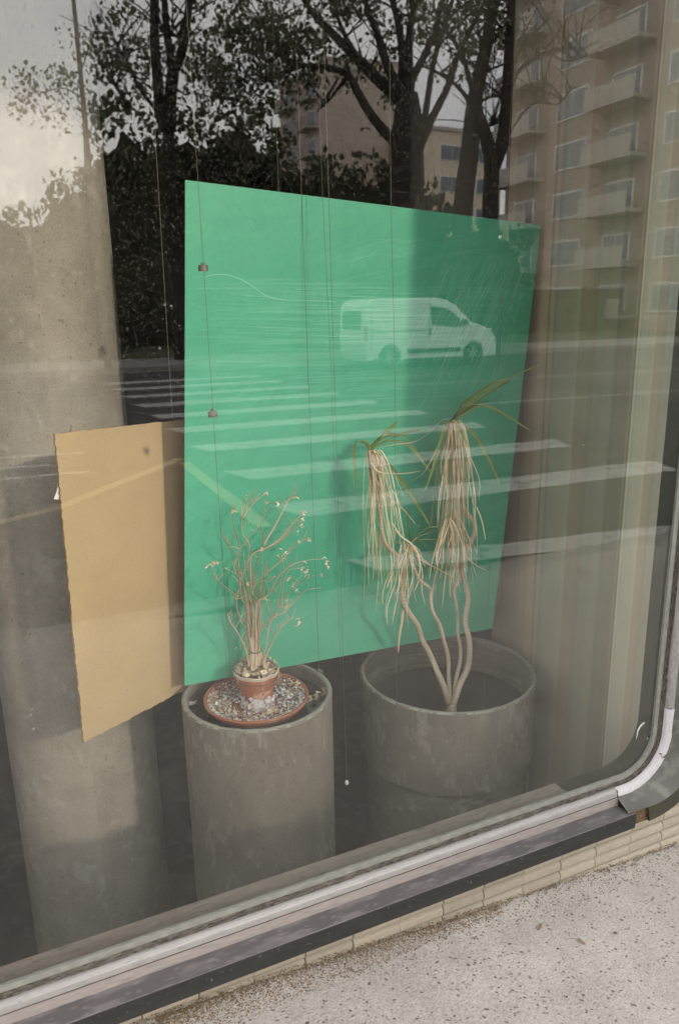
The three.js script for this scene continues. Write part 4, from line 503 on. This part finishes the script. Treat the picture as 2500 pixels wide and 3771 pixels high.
// ---------- across the street (seen mirrored in the glass) ----------
{
  const r = rng(900);
  // small delivery van
  const van = thing('delivery_van', 'small white panel van parked across the street', 'van', [9.15, -0.12, 17.1]);
  const s = new THREE.Shape(); s.moveTo(0.05, 0.42); s.lineTo(0.02, 0.8); s.lineTo(0.06, 1.62); s.quadraticCurveTo(0.1, 1.78, 0.35, 1.8); s.lineTo(2.1, 1.8); s.quadraticCurveTo(2.45, 1.78, 2.75, 1.6); s.quadraticCurveTo(3.05, 1.38, 3.25, 1.14); s.quadraticCurveTo(3.8, 1.02, 3.98, 0.86); s.quadraticCurveTo(4.12, 0.7, 4.12, 0.42); s.lineTo(4.08, 0.28); s.lineTo(3.72, 0.26); s.absarc(3.38, 0.32, 0.37, 0, Math.PI, false); s.lineTo(3.0, 0.22); s.lineTo(1.1, 0.22); s.absarc(0.72, 0.32, 0.37, 0, Math.PI, false); s.lineTo(0.1, 0.28); s.closePath();
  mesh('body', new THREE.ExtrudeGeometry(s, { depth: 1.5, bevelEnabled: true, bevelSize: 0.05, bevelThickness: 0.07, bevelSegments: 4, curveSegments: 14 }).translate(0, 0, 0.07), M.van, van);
  const w = new THREE.Shape(); w.moveTo(2.0, 1.14); w.lineTo(1.96, 1.6); w.quadraticCurveTo(2.3, 1.64, 2.55, 1.52); w.quadraticCurveTo(2.85, 1.36, 3.0, 1.1); w.lineTo(2.7, 1.07); w.closePath();
  mesh('side_window', new THREE.ExtrudeGeometry(w, { depth: 1.668, bevelEnabled: false }).translate(0, 0, -0.014), M.vanGlass, van);
  mesh('rub_strip', box(1.25, 2.95, 0.4, 0.52, -0.02, 0.0, 0.008), M.black, van);
  for (const [x, y0, y1] of [[1.93, 0.34, 1.72], [3.02, 0.34, 1.08], [0.16, 0.5, 1.68]]) mesh('door_seam', box(x - 0.008, x + 0.008, y0, y1, -0.006, 0.004), M.black, van);
  mesh('sill_trim', box(1.12, 2.98, 0.2, 0.27, -0.008, 0.004), M.black, van); mesh('wing_mirror', box(2.93, 3.05, 1.1, 1.26, -0.2, -0.03, 0.03), M.black, van);
  mesh('slide_rail', box(0.2, 1.85, 0.98, 1.01, -0.008, 0.004), M.black, van);
  mesh('door_handle', box(1.9, 1.98, 0.86, 1.06, -0.02, 0.0), M.black, van);
  mesh('windscreen', (() => { const g = new THREE.PlaneGeometry(1.3, 0.62); g.rotateY(Math.PI / 2); g.rotateZ(0.85); g.translate(3.03, 1.45, 0.82); return g; })(), M.vanGlass, van);
  mesh('rear_window', box(-0.035, -0.028, 1.05, 1.55, 0.25, 1.4), M.vanGlass, van);
  for (const [y0, y1] of [[0.93, 1.0], [0.72, 0.78]]) mesh('headlight', new THREE.SphereGeometry(0.09, 14, 10).scale(1, 0.5, 0.8).translate(4.0 + (y0 < 0.8 ? 0.1 : -0.04), (y0 + y1) / 2, 0.12), M.wheel, van);
  mesh('tail_light', box(-0.03, 0.06, 0.75, 1.15, -0.012, 0.1, 0.02), mat({ color: lin(0.5, 0.06, 0.03), roughness: 0.3 }), van);
  for (const [x, z] of [[0.72, 0.1], [3.38, 0.1], [0.72, 1.54], [3.38, 1.54]]) { const wh = mesh('wheel', new THREE.TorusGeometry(0.245, 0.07, 10, 28).scale(1, 1, 1.3).translate(x, 0.315, z), M.rubber, van); mesh('rim', new THREE.CylinderGeometry(0.13, 0.13, 0.1, 20).rotateX(Math.PI / 2).translate(x, 0.315, z), M.black, wh); for (let k = 0; k < 6; k++) mesh('spoke', new THREE.BoxGeometry(0.04, 0.19, 0.03).translate(0, 0.1, 0).rotateZ(k * 1.047).translate(x, 0.315, z - 0.055), M.wheel, wh); }
  // leaves
  const leaf = (s) => { const g = new THREE.BufferGeometry(); g.setAttribute('position', new THREE.Float32BufferAttribute([0, 0, 0, 0.42 * s, 0.35 * s, 0.06 * s, 0, s, 0, -0.42 * s, 0.4 * s, 0.06 * s], 3)); g.setIndex([0, 1, 2, 0, 2, 3]); return g; };
  function leafCloud(blobs, size) { // blobs: centre, radii, count
    const pos = [], e = new THREE.Euler(), v = new THREE.Vector3(), base = leaf(1).attributes.position, order = [0, 1, 2, 0, 2, 3];
    for (const [c, rd, n] of blobs) {
      const clumps = []; for (let k = 0; k < Math.max(3, n / 20); k++) { const d = new THREE.Vector3().randomDirection; const u = r() * 2 - 1, a = r() * 6.283, q = Math.cbrt(r()); clumps.push([c[0] + rd[0] * q * Math.sqrt(1 - u * u) * Math.cos(a), c[1] + rd[1] * q * u, c[2] + rd[2] * q * Math.sqrt(1 - u * u) * Math.sin(a)]); }
      for (let k = 0; k < n; k++) {
        const m = clumps[Math.floor(r() * clumps.length)], sp = 0.5, s = size * (0.6 + 0.8 * r()); e.set(r() * 6.28, r() * 6.28, r() * 6.28);
        const o = [m[0] + (r() + r() - 1) * sp, m[1] + (r() + r() - 1) * sp * 0.8, m[2] + (r() + r() - 1) * sp];
        for (const q of order) { v.fromBufferAttribute(base, q).multiplyScalar(s).applyEuler(e); pos.push(v.x + o[0], v.y + o[1], v.z + o[2]); }
      }
    }
    const g = new THREE.BufferGeometry(); g.setAttribute('position', new THREE.Float32BufferAttribute(pos, 3)); g.computeVertexNormals(); return g;
  }
  const twigs = (limbs, n, list, spread = 1) => { for (let k = 0; k < n; k++) { const l = limbs[Math.floor(r() * limbs.length)], cv = new THREE.CatmullRomCurve3(l.map(V)), t = 0.35 + 0.65 * r(), p = cv.getPoint(t), d = new THREE.Vector3(r() - 0.5, 0.1 + 0.5 * r(), r() - 0.5).normalize(), len = (0.8 + 1.6 * r()) * spread; const m = p.clone().addScaledVector(d, len * 0.5); m.y += 0.1; const e = p.clone().addScaledVector(d, len); e.x += (r() - 0.5) * 0.4; list.push(bare(tube([p, m, e], [0.03, 0.008], 7, 4, false))); } };
  function tree(name, label, trunk, trunkR, limbs, limbR, blobs, size, bark, fol, nt = 60) {
    const b = [trunk[0][0], 0, trunk[0][2]], o = thing(name, label, 'tree', b), list = [bare(tube(trunk, trunkR, 24, 10))];
    limbs.forEach((l, i) => list.push(bare(tube(l, limbR[i] ?? [0.1, 0.03], 18, 7))));
    twigs(limbs, nt, list); const t = mesh('trunk', mergeGeometries(list), bark, o); t.position.set(-b[0], 0, -b[2]);
    const c = mesh('crown', leafCloud(blobs, size), fol, o); c.position.set(-b[0], 0, -b[2]); return o;
  }
  const T = {"big":{"trunk":[[12.7,-0.2,21.41],[12.74,4.55,21.4],[12.74,5.58,21.39],[12.74,6.33,21.4],[12.76,6.94,21.38],[12.78,7.43,21.37],[12.79,7.85,21.37]],"limbs":[[[12.59,6.27,21.48],[11.99,6.89,21.69],[11.59,7.36,21.78],[11.26,7.88,21.83],[10.98,8.28,21.86],[10.54,8.43,21.95],[9.79,8.51,22.17],[9.15,8.33,22.32],[8.5,8.02,22.45]],[[12.73,7.43,21.4],[12.56,7.77,21.61],[12.08,8.29,21.98],[11.65,8.81,22.31],[11.33,9.21,22.57],[10.97,9.66,22.85],[10.53,10.18,23.16],[10.1,10.91,23.45]],[[12.71,7.55,21.41],[12.41,7.99,21.35],[12.03,8.54,21.33],[11.71,9.24,21.27],[11.34,9.91,21.23],[11.05,10.72,21.16]],[[12.73,7.55,21.4],[12.72,8.21,21.63],[12.82,9.04,21.81],[12.79,9.99,22.05],[12.74,10.65,22.31],[12.64,11.78,22.59]],[[12.76,7.55,21.39],[12.75,8.18,21.27],[12.69,9.15,21.19],[12.7,9.69,21.07],[12.75,10.22,20.93],[12.82,11.16,20.78]],[[12.78,7.55,21.37],[12.95,8.2,21.5],[13.39,8.95,21.48],[13.77,9.65,21.49],[13.98,10.23,21.59],[14.26,11.11,21.66]],[[13.17,6.8,21.15],[13.43,7.6,21.34],[13.74,8.76,21.51],[14.1,9.67,21.64],[14.42,10.23,21.79],[14.75,11.15,21.94]],[[13.06,6.25,21.21],[13.43,6.96,21.23],[13.75,7.48,21.26],[14.14,8.13,21.26],[14.48,9.01,21.28],[14.88,9.71,21.26],[15.26,10.34,21.25],[15.58,11.04,21.27]],[[11.51,8.73,22.04],[11.12,9.39,22.23],[10.89,9.97,22.34],[10.78,10.77,22.39]],[[10.02,8.68,22.72],[9.49,8.99,23.15],[9.09,9.88,23.51]],[[11.15,8.38,22.22],[10.53,7.69,22.28],[10.08,7.28,22.26]]],"r":[[0.176,0.141,0.117,0.07,0.035],[0.223,0.176,0.129,0.082],[0.2,0.153,0.106,0.059],[0.164,0.117,0.07],[0.164,0.117,0.07],[0.153,0.106,0.059],[0.117,0.082,0.047],[0.153,0.117,0.082,0.047],[0.094,0.035],[0.059,0.023],[0.059,0.023]],"blobs":[[[9.81,9.75,22.81],[2.52,1.68,2.52],765],[[10.89,9.97,22.34],[2.35,1.68,2.35],680],[[8.69,9.17,23.24],[1.68,1.51,2.01],595],[[11.83,10.06,21.88],[2.01,1.17,2.01],323],[[12.97,10.12,21.27],[2.18,1.34,2.18],357],[[13.86,9.61,20.73],[1.51,1.34,1.68],323],[[10.13,8.34,22.67],[1.85,0.84,1.51],255],[[9.14,8.11,23.07],[1.17,0.84,1.51],255],[[11.7,7.59,21.95],[1.17,1.01,1.01],51]]},"two":{"trunk":[[5.57,-0.2,23.1],[5.63,3.52,23.09],[5.66,5.23,23.08],[5.68,6.3,23.08],[5.73,6.77,23.06]],"limbs":[[[5.71,6.53,23.07],[5.51,6.87,23.06],[5.47,7.76,23.02],[5.45,8.86,22.97],[5.51,9.93,22.91],[5.52,11.16,22.86]],[[5.73,6.65,23.07],[5.81,7.52,23.05],[5.93,8.2,23.02]],[[5.93,8.14,23.02],[5.9,8.73,23.13],[5.88,9.26,23.23],[5.89,10.11,23.33],[5.9,11.22,23.43]],[[5.93,8.14,23.02],[6.11,8.51,22.87],[6.23,8.88,22.74],[6.32,9.4,22.61],[6.42,9.9,22.48],[6.63,10.93,22.31]],[[5.59,9.07,23.1],[5.82,9.16,23.04],[6.11,9.13,22.97],[6.22,8.99,22.94]],[[5.45,7.11,23.13],[5.01,7.84,23.53],[4.87,8.48,23.86],[4.5,9.22,24.24]],[[4.66,7.19,23.29],[4.39,7.79,23.55],[4.21,8.17,23.78]]],"r":[[0.163,0.156,0.138,0.113],[0.2,0.175],[0.138,0.113,0.075],[0.15,0.125,0.088],[0.037,0.025],[0.063,0.025],[0.05,0.025]],"blobs":[[[7.43,9.41,22.6],[1.61,1.43,1.79],617],[[7.61,8.3,22.54],[1.96,1.43,2.14],950],[[8.58,8.54,22.21],[1.61,1.43,1.79],665],[[4.64,8.31,23.3],[1.43,1.25,1.61],456],[[4.21,8.73,23.37],[1.25,1.07,1.61],247],[[4.82,7.65,23.26],[1.25,0.71,1.43],247],[[6.87,7.83,22.77],[1.25,0.71,1.43],427],[[4.52,9.61,23.32],[0.89,0.71,1.07],104]]},"birch":{"trunk":[[15.63,-0.2,22.56],[15.65,4.86,22.55],[15.79,6.57,22.45],[15.88,7.9,22.4],[15.98,8.68,22.33],[16.18,9.81,22.19],[16.33,11.04,22.09]],"limbs":[[[15.83,7.97,22.43],[15.46,8.52,22.67],[14.97,8.94,22.98],[14.35,9.29,23.35]],[[15.9,8.1,22.38],[15.76,8.69,22.48],[15.49,9.61,22.65],[15.12,10.21,22.89],[14.82,10.67,23.07]],[[16.02,8.8,22.3],[16.32,9.04,22.1],[16.61,9.14,21.89]],[[15.93,8.03,22.37],[16.3,8.2,22.11],[16.7,8.3,21.83]],[[16.12,9.43,22.23],[16.47,10.04,21.99],[16.79,10.63,21.76]],[[15.98,8.55,22.33],[16.03,9.57,22.3],[15.89,10.59,22.39]]],"r":[[0.084,0.032],[0.105,0.042],[0.053,0.032],[0.053,0.032],[0.063,0.032],[0.073,0.032]],"blobs":[[[16.02,9.95,22.3],[1.35,1.35,1.35],234],[[15.65,10.73,22.55],[1.8,1.05,1.5],378],[[16.45,10.78,22.0],[1.35,0.9,1.5],270]]},"dark":{"trunk":[[15.96,-0.2,21.12],[15.83,4.77,21.21],[15.82,6.03,21.22],[15.67,6.76,21.33],[15.45,7.51,21.48]],"limbs":[[[15.83,5.7,21.22],[16.1,6.6,21.02],[16.18,7.61,20.97],[16.2,8.86,20.95],[16.23,10.66,20.93],[16.26,11.82,20.91]],[[16.19,7.86,20.96],[16.47,8.71,20.75],[17.08,9.13,20.28],[17.78,9.17,19.71]],[[16.23,8.85,20.93],[16.65,9.54,20.62],[17.14,10.08,20.23]],[[16.16,7.36,20.98],[15.86,7.19,21.2],[15.52,7.09,21.43]],[[17.08,9.13,20.28],[17.6,8.83,19.86],[18.27,8.99,19.28]],[[15.99,6.35,21.1],[16.82,7.69,20.48],[17.45,7.63,19.98],[17.73,8.09,19.75]]],"r":[[0.224,0.224,0.19,0.134],[0.078,0.034],[0.078,0.034],[0.09,0.056],[0.034,0.022],[0.045,0.022]],"blobs":[[[16.1,10.2,21.03],[1.28,1.28,1.28],234]]},"left":{"trunk":[[3.44,-0.2,25.51],[3.57,5.73,25.49],[3.68,7.59,25.48],[3.73,8.78,25.47]],"limbs":[[[3.73,8.67,25.47],[4.05,9.39,25.42],[4.43,10.11,25.36]],[[3.7,7.83,25.47],[3.18,8.1,25.54],[2.42,7.93,25.62]]],"r":[[0.022,0.011],[0.022,0.011]],"blobs":[[[2.69,8.13,25.6],[2.08,0.64,1.92],140],[[3.63,8.89,25.48],[1.12,0.96,1.44],118],[[2.02,7.61,25.65],[1.92,0.56,1.92],168],[[3.53,7.88,25.5],[1.92,0.64,1.92],168]]},"bushes":[{"c":[1.67,2.64,29.69],"r":[3.0,2.64,1.3],"n":1100,"label":"dense dark bush far left beyond the kerb"},{"c":[3.89,3.14,28.98],"r":[2.6,3.14,1.3],"n":1100,"label":"dense dark bush opposite the concrete column"},{"c":[6.02,4.17,28.12],"r":[3.0,4.17,1.3],"n":1700,"label":"dark bush behind the double trunked tree"},{"c":[9.08,4.39,28.37],"r":[3.4,4.39,1.3],"n":2200,"label":"tall dark bush right of double trunked tree"},{"c":[11.23,3.44,27.09],"r":[3.2,3.44,1.3],"n":1700,"label":"broad dark bush below the beige block"},{"c":[13.06,3.42,25.74],"r":[3.0,3.42,1.3],"n":1700,"label":"dark bush left of the big street tree"},{"c":[15.26,2.91,25.14],"r":[2.1,2.91,1.3],"n":1200,"label":"low dark bush right of big street tree"},{"c":[17.85,2.21,24.08],"r":[2.0,2.21,1.3],"n":900,"label":"low dark bush below the signal post"}],"lamp":[3.0,0,20.52],"signal":[14.13,0,18.13],"blocks":[{"name":"apartment_block","label":"beige apartment block with tall strip windows behind the trees","o":[40.19,0,90.3],"dir":0.1301,"len":9.81,"depth":14,"floors":10,"fh":2.891,"bay":40,"m":"plaster","opt":{"strips":[1.6,4.9]}},{"name":"apartment_block","label":"brownish apartment block with pink balconies behind the trees","o":[33.97,0,88.52],"dir":1.4532,"len":9.54,"depth":12,"floors":9,"fh":2.764,"bay":3.2,"m":"plaster2","opt":{"balcony":1,"par":"pink","tower":0}},{"name":"apartment_block","label":"low beige house block seen between the two slim trees","o":[44.09,0,71.4],"dir":-0.0384,"len":8.6,"depth":12,"floors":6,"fh":2.998,"bay":4.0,"m":"plaster","opt":{}},{"name":"apartment_block","label":"large pink apartment block with stacked balconies along the side street","o":[34.19,0,45.58],"dir":1.5952,"len":26.84,"depth":12,"floors":8,"fh":2.84,"bay":4.0,"m":"pink","opt":{"balcony":2,"par":"paleConc","odd":1}},{"name":"apartment_block","label":"unseen grey apartment block added at left to darken the interior","o":[-44,0,25],"dir":0,"len":37,"depth":12,"floors":8,"fh":2.9,"bay":3.4,"m":"plaster2","opt":{}}]};  // last block is added out of view to cut skylight from the left
  tree('plane_tree', 'large many limbed street tree opposite the crossing', T.big.trunk, [0.72, 0.6, 0.56, 0.5, 0.42, 0.3], T.big.limbs, T.big.r, T.big.blobs, 0.15, M.bark[0], M.foliage[0], 90);
  tree('street_tree', 'double trunked leafy tree opposite the cardboard', T.two.trunk, [0.19, 0.18, 0.16], T.two.limbs, T.two.r, T.two.blobs, 0.15, M.bark[2], M.foliage[0], 70);
  tree('birch_tree', 'slim pale barked tree beside the signal post', T.birch.trunk, [0.38, 0.32, 0.25, 0.18], T.birch.limbs, T.birch.r, T.birch.blobs, 0.14, M.bark[1], M.foliage[1], 60);
  tree('leaning_tree', 'dark leaning tree before the pink apartment block', T.dark.trunk, [0.32, 0.27, 0.24, 0.16], T.dark.limbs, T.dark.r, T.dark.blobs, 0.14, M.bark[0], M.foliage[1], 60);
  tree('tall_tree', 'tall leafy tree at the far left of street', T.left.trunk, [0.05, 0.04, 0.03], T.left.limbs, T.left.r, T.left.blobs, 0.14, M.bark[0], M.foliage[0], 0);
  T.bushes.forEach((b, i) => { const o = thing('bush', b.label, 'bush', [b.c[0], 0, b.c[2]]); const c = mesh('foliage', leafCloud([[b.c, b.r, b.n], [[b.c[0], b.c[1] * 1.55, b.c[2]], [b.r[0] * 0.85, b.r[1] * 0.55, b.r[2]], b.n * 0.5]], 0.24), M.foliage[2], o); c.position.set(-b.c[0], 0, -b.c[2]); const core = new THREE.IcosahedronGeometry(1, 3), p = core.attributes.position; for (let k = 0; k < p.count; k++) { const q = 0.72 + 0.35 * noise3.noise(p.getX(k) * 2.2 + i, p.getY(k) * 2.2, p.getZ(k) * 2.2); p.setXYZ(k, p.getX(k) * b.r[0] * q, p.getY(k) * b.r[1] * q + b.c[1], p.getZ(k) * b.r[2] * q); } core.computeVertexNormals(); mesh('inner_branches', core, M.hedgeWood, o); });
  { const o = thing('clipped_hedge', 'long clipped hedge beyond the bushes across the street', 'hedge', [10, 0, 34]); mesh('inner_branches', box(-24, 24, 0, 2.3, -0.5, 0.5), M.hedgeWood, o); const hb = []; for (let x = -23; x <= 23; x += 2) hb.push([[x, 1.25, -0.3], [1.4, 1.3, 0.7], 160]); mesh('foliage', leafCloud(hb, 0.2), M.foliage[2], o); }
  // lamp post and signal post
  const lp = thing('lamp_post', 'slender grey lamp post beyond the street', 'lamp post', T.lamp); mesh('pole', tube([[0, 0, 0], [0, 4, 0], [0, 9, 0]], [0.09, 0.07, 0.05], 10, 10), M.bark[1], lp); mesh('lamp_arm', tube([[0, 8.9, 0], [0.3, 9.3, 0], [1.2, 9.4, 0]], 0.03, 10, 6), M.bark[1], lp); mesh('lamp_head', box(1.0, 1.6, 9.33, 9.45, -0.1, 0.1, 0.03), M.bark[1], lp);
  const sp = thing('signal_post', 'black signal post with white backed box by kerb', 'traffic light', T.signal); mesh('pole', tube([[0, 0, 0], [0, 2, 0], [0, 3.4, 0]], 0.06, 8, 10), M.black, sp); mesh('signal_box', box(-0.14, 0.14, 2.5, 3.3, -0.1, 0.12, 0.03), M.black, sp); mesh('back_plate', box(0.02, 0.2, 3.32, 3.9, -0.02, 0.02), mat({ color: lin(0.45, 0.4, 0.33) }), sp);
  // apartment blocks
  function block(name, label, origin, dir, len, depth, floors, fh, bay, wallM, opt = {}) {
    const o = thing(name, label, 'building', origin); o.rotation.y = dir; const h = floors * fh + 0.8;
    mesh('wall', box(0, len, 0, h, 0, depth), wallM, o); mesh('roof', box(-0.2, len + 0.2, h, h + 0.35, -0.2, depth + 0.2), M.paleConc, o);
    if (opt.tower) mesh('roof_house', box(len * 0.2, len * 0.55, h + 0.35, h + 3, 2, depth - 2), wallM, o);
    const n = Math.floor(len / bay);
    for (let f = 0; f < floors; f++) for (let k = 0; k < n; k++) {
      const x = (k + 0.5) * (len / n), y = f * fh + 1.0, wide = (k + (opt.odd ?? 0)) % 2 ? 0.28 : 0.36;
      const wnd = mesh('window', box(x - bay * wide, x + bay * wide, y, y + 1.55, -0.06, 0.05), M.white, o); const m = bay * wide; mesh('pane', box(x - m + 0.1, x - 0.04, y + 0.1, y + 1.45, -0.075, 0), M.pane, wnd); mesh('pane', box(x + 0.04, x + m - 0.1, y + 0.1, y + 1.45, -0.075, 0), M.pane, wnd);
      if (opt.balcony && (k + f * 0) % opt.balcony === 0) { const bl = mesh('balcony', box(x - bay * 0.48, x + bay * 0.48, y - 0.35, y - 0.15, -1.3, 0), M.paleConc, o); mesh('parapet', box(x - bay * 0.48, x + bay * 0.48, y - 0.15, y + 0.75, -1.32, -1.22), opt.parapet ?? wallM, bl); mesh('side_parapet', box(x - bay * 0.48, x - bay * 0.48 + 0.1, y - 0.15, y + 0.75, -1.22, 0), opt.parapet ?? wallM, bl); }
    }
    if (opt.strips) for (const x of opt.strips) { for (let f = 0; f < floors; f++) { const sw2 = mesh('stair_window', box(x - 0.9, x + 0.9, f * fh + 0.3, f * fh + fh - 0.2, -0.05, 0.03), M.white, o); for (let k = 0; k < 2; k++) mesh('pane', box(x - 0.75 + 0.8 * k, x - 0.05 + 0.8 * k, f * fh + 0.45, f * fh + fh - 0.35, -0.065, 0), M.pane, sw2); } }
    return o;
  }
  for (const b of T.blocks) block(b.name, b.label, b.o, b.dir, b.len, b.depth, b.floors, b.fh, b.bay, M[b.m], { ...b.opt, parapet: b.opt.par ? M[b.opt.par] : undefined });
}
renderer.render(scene, camera);
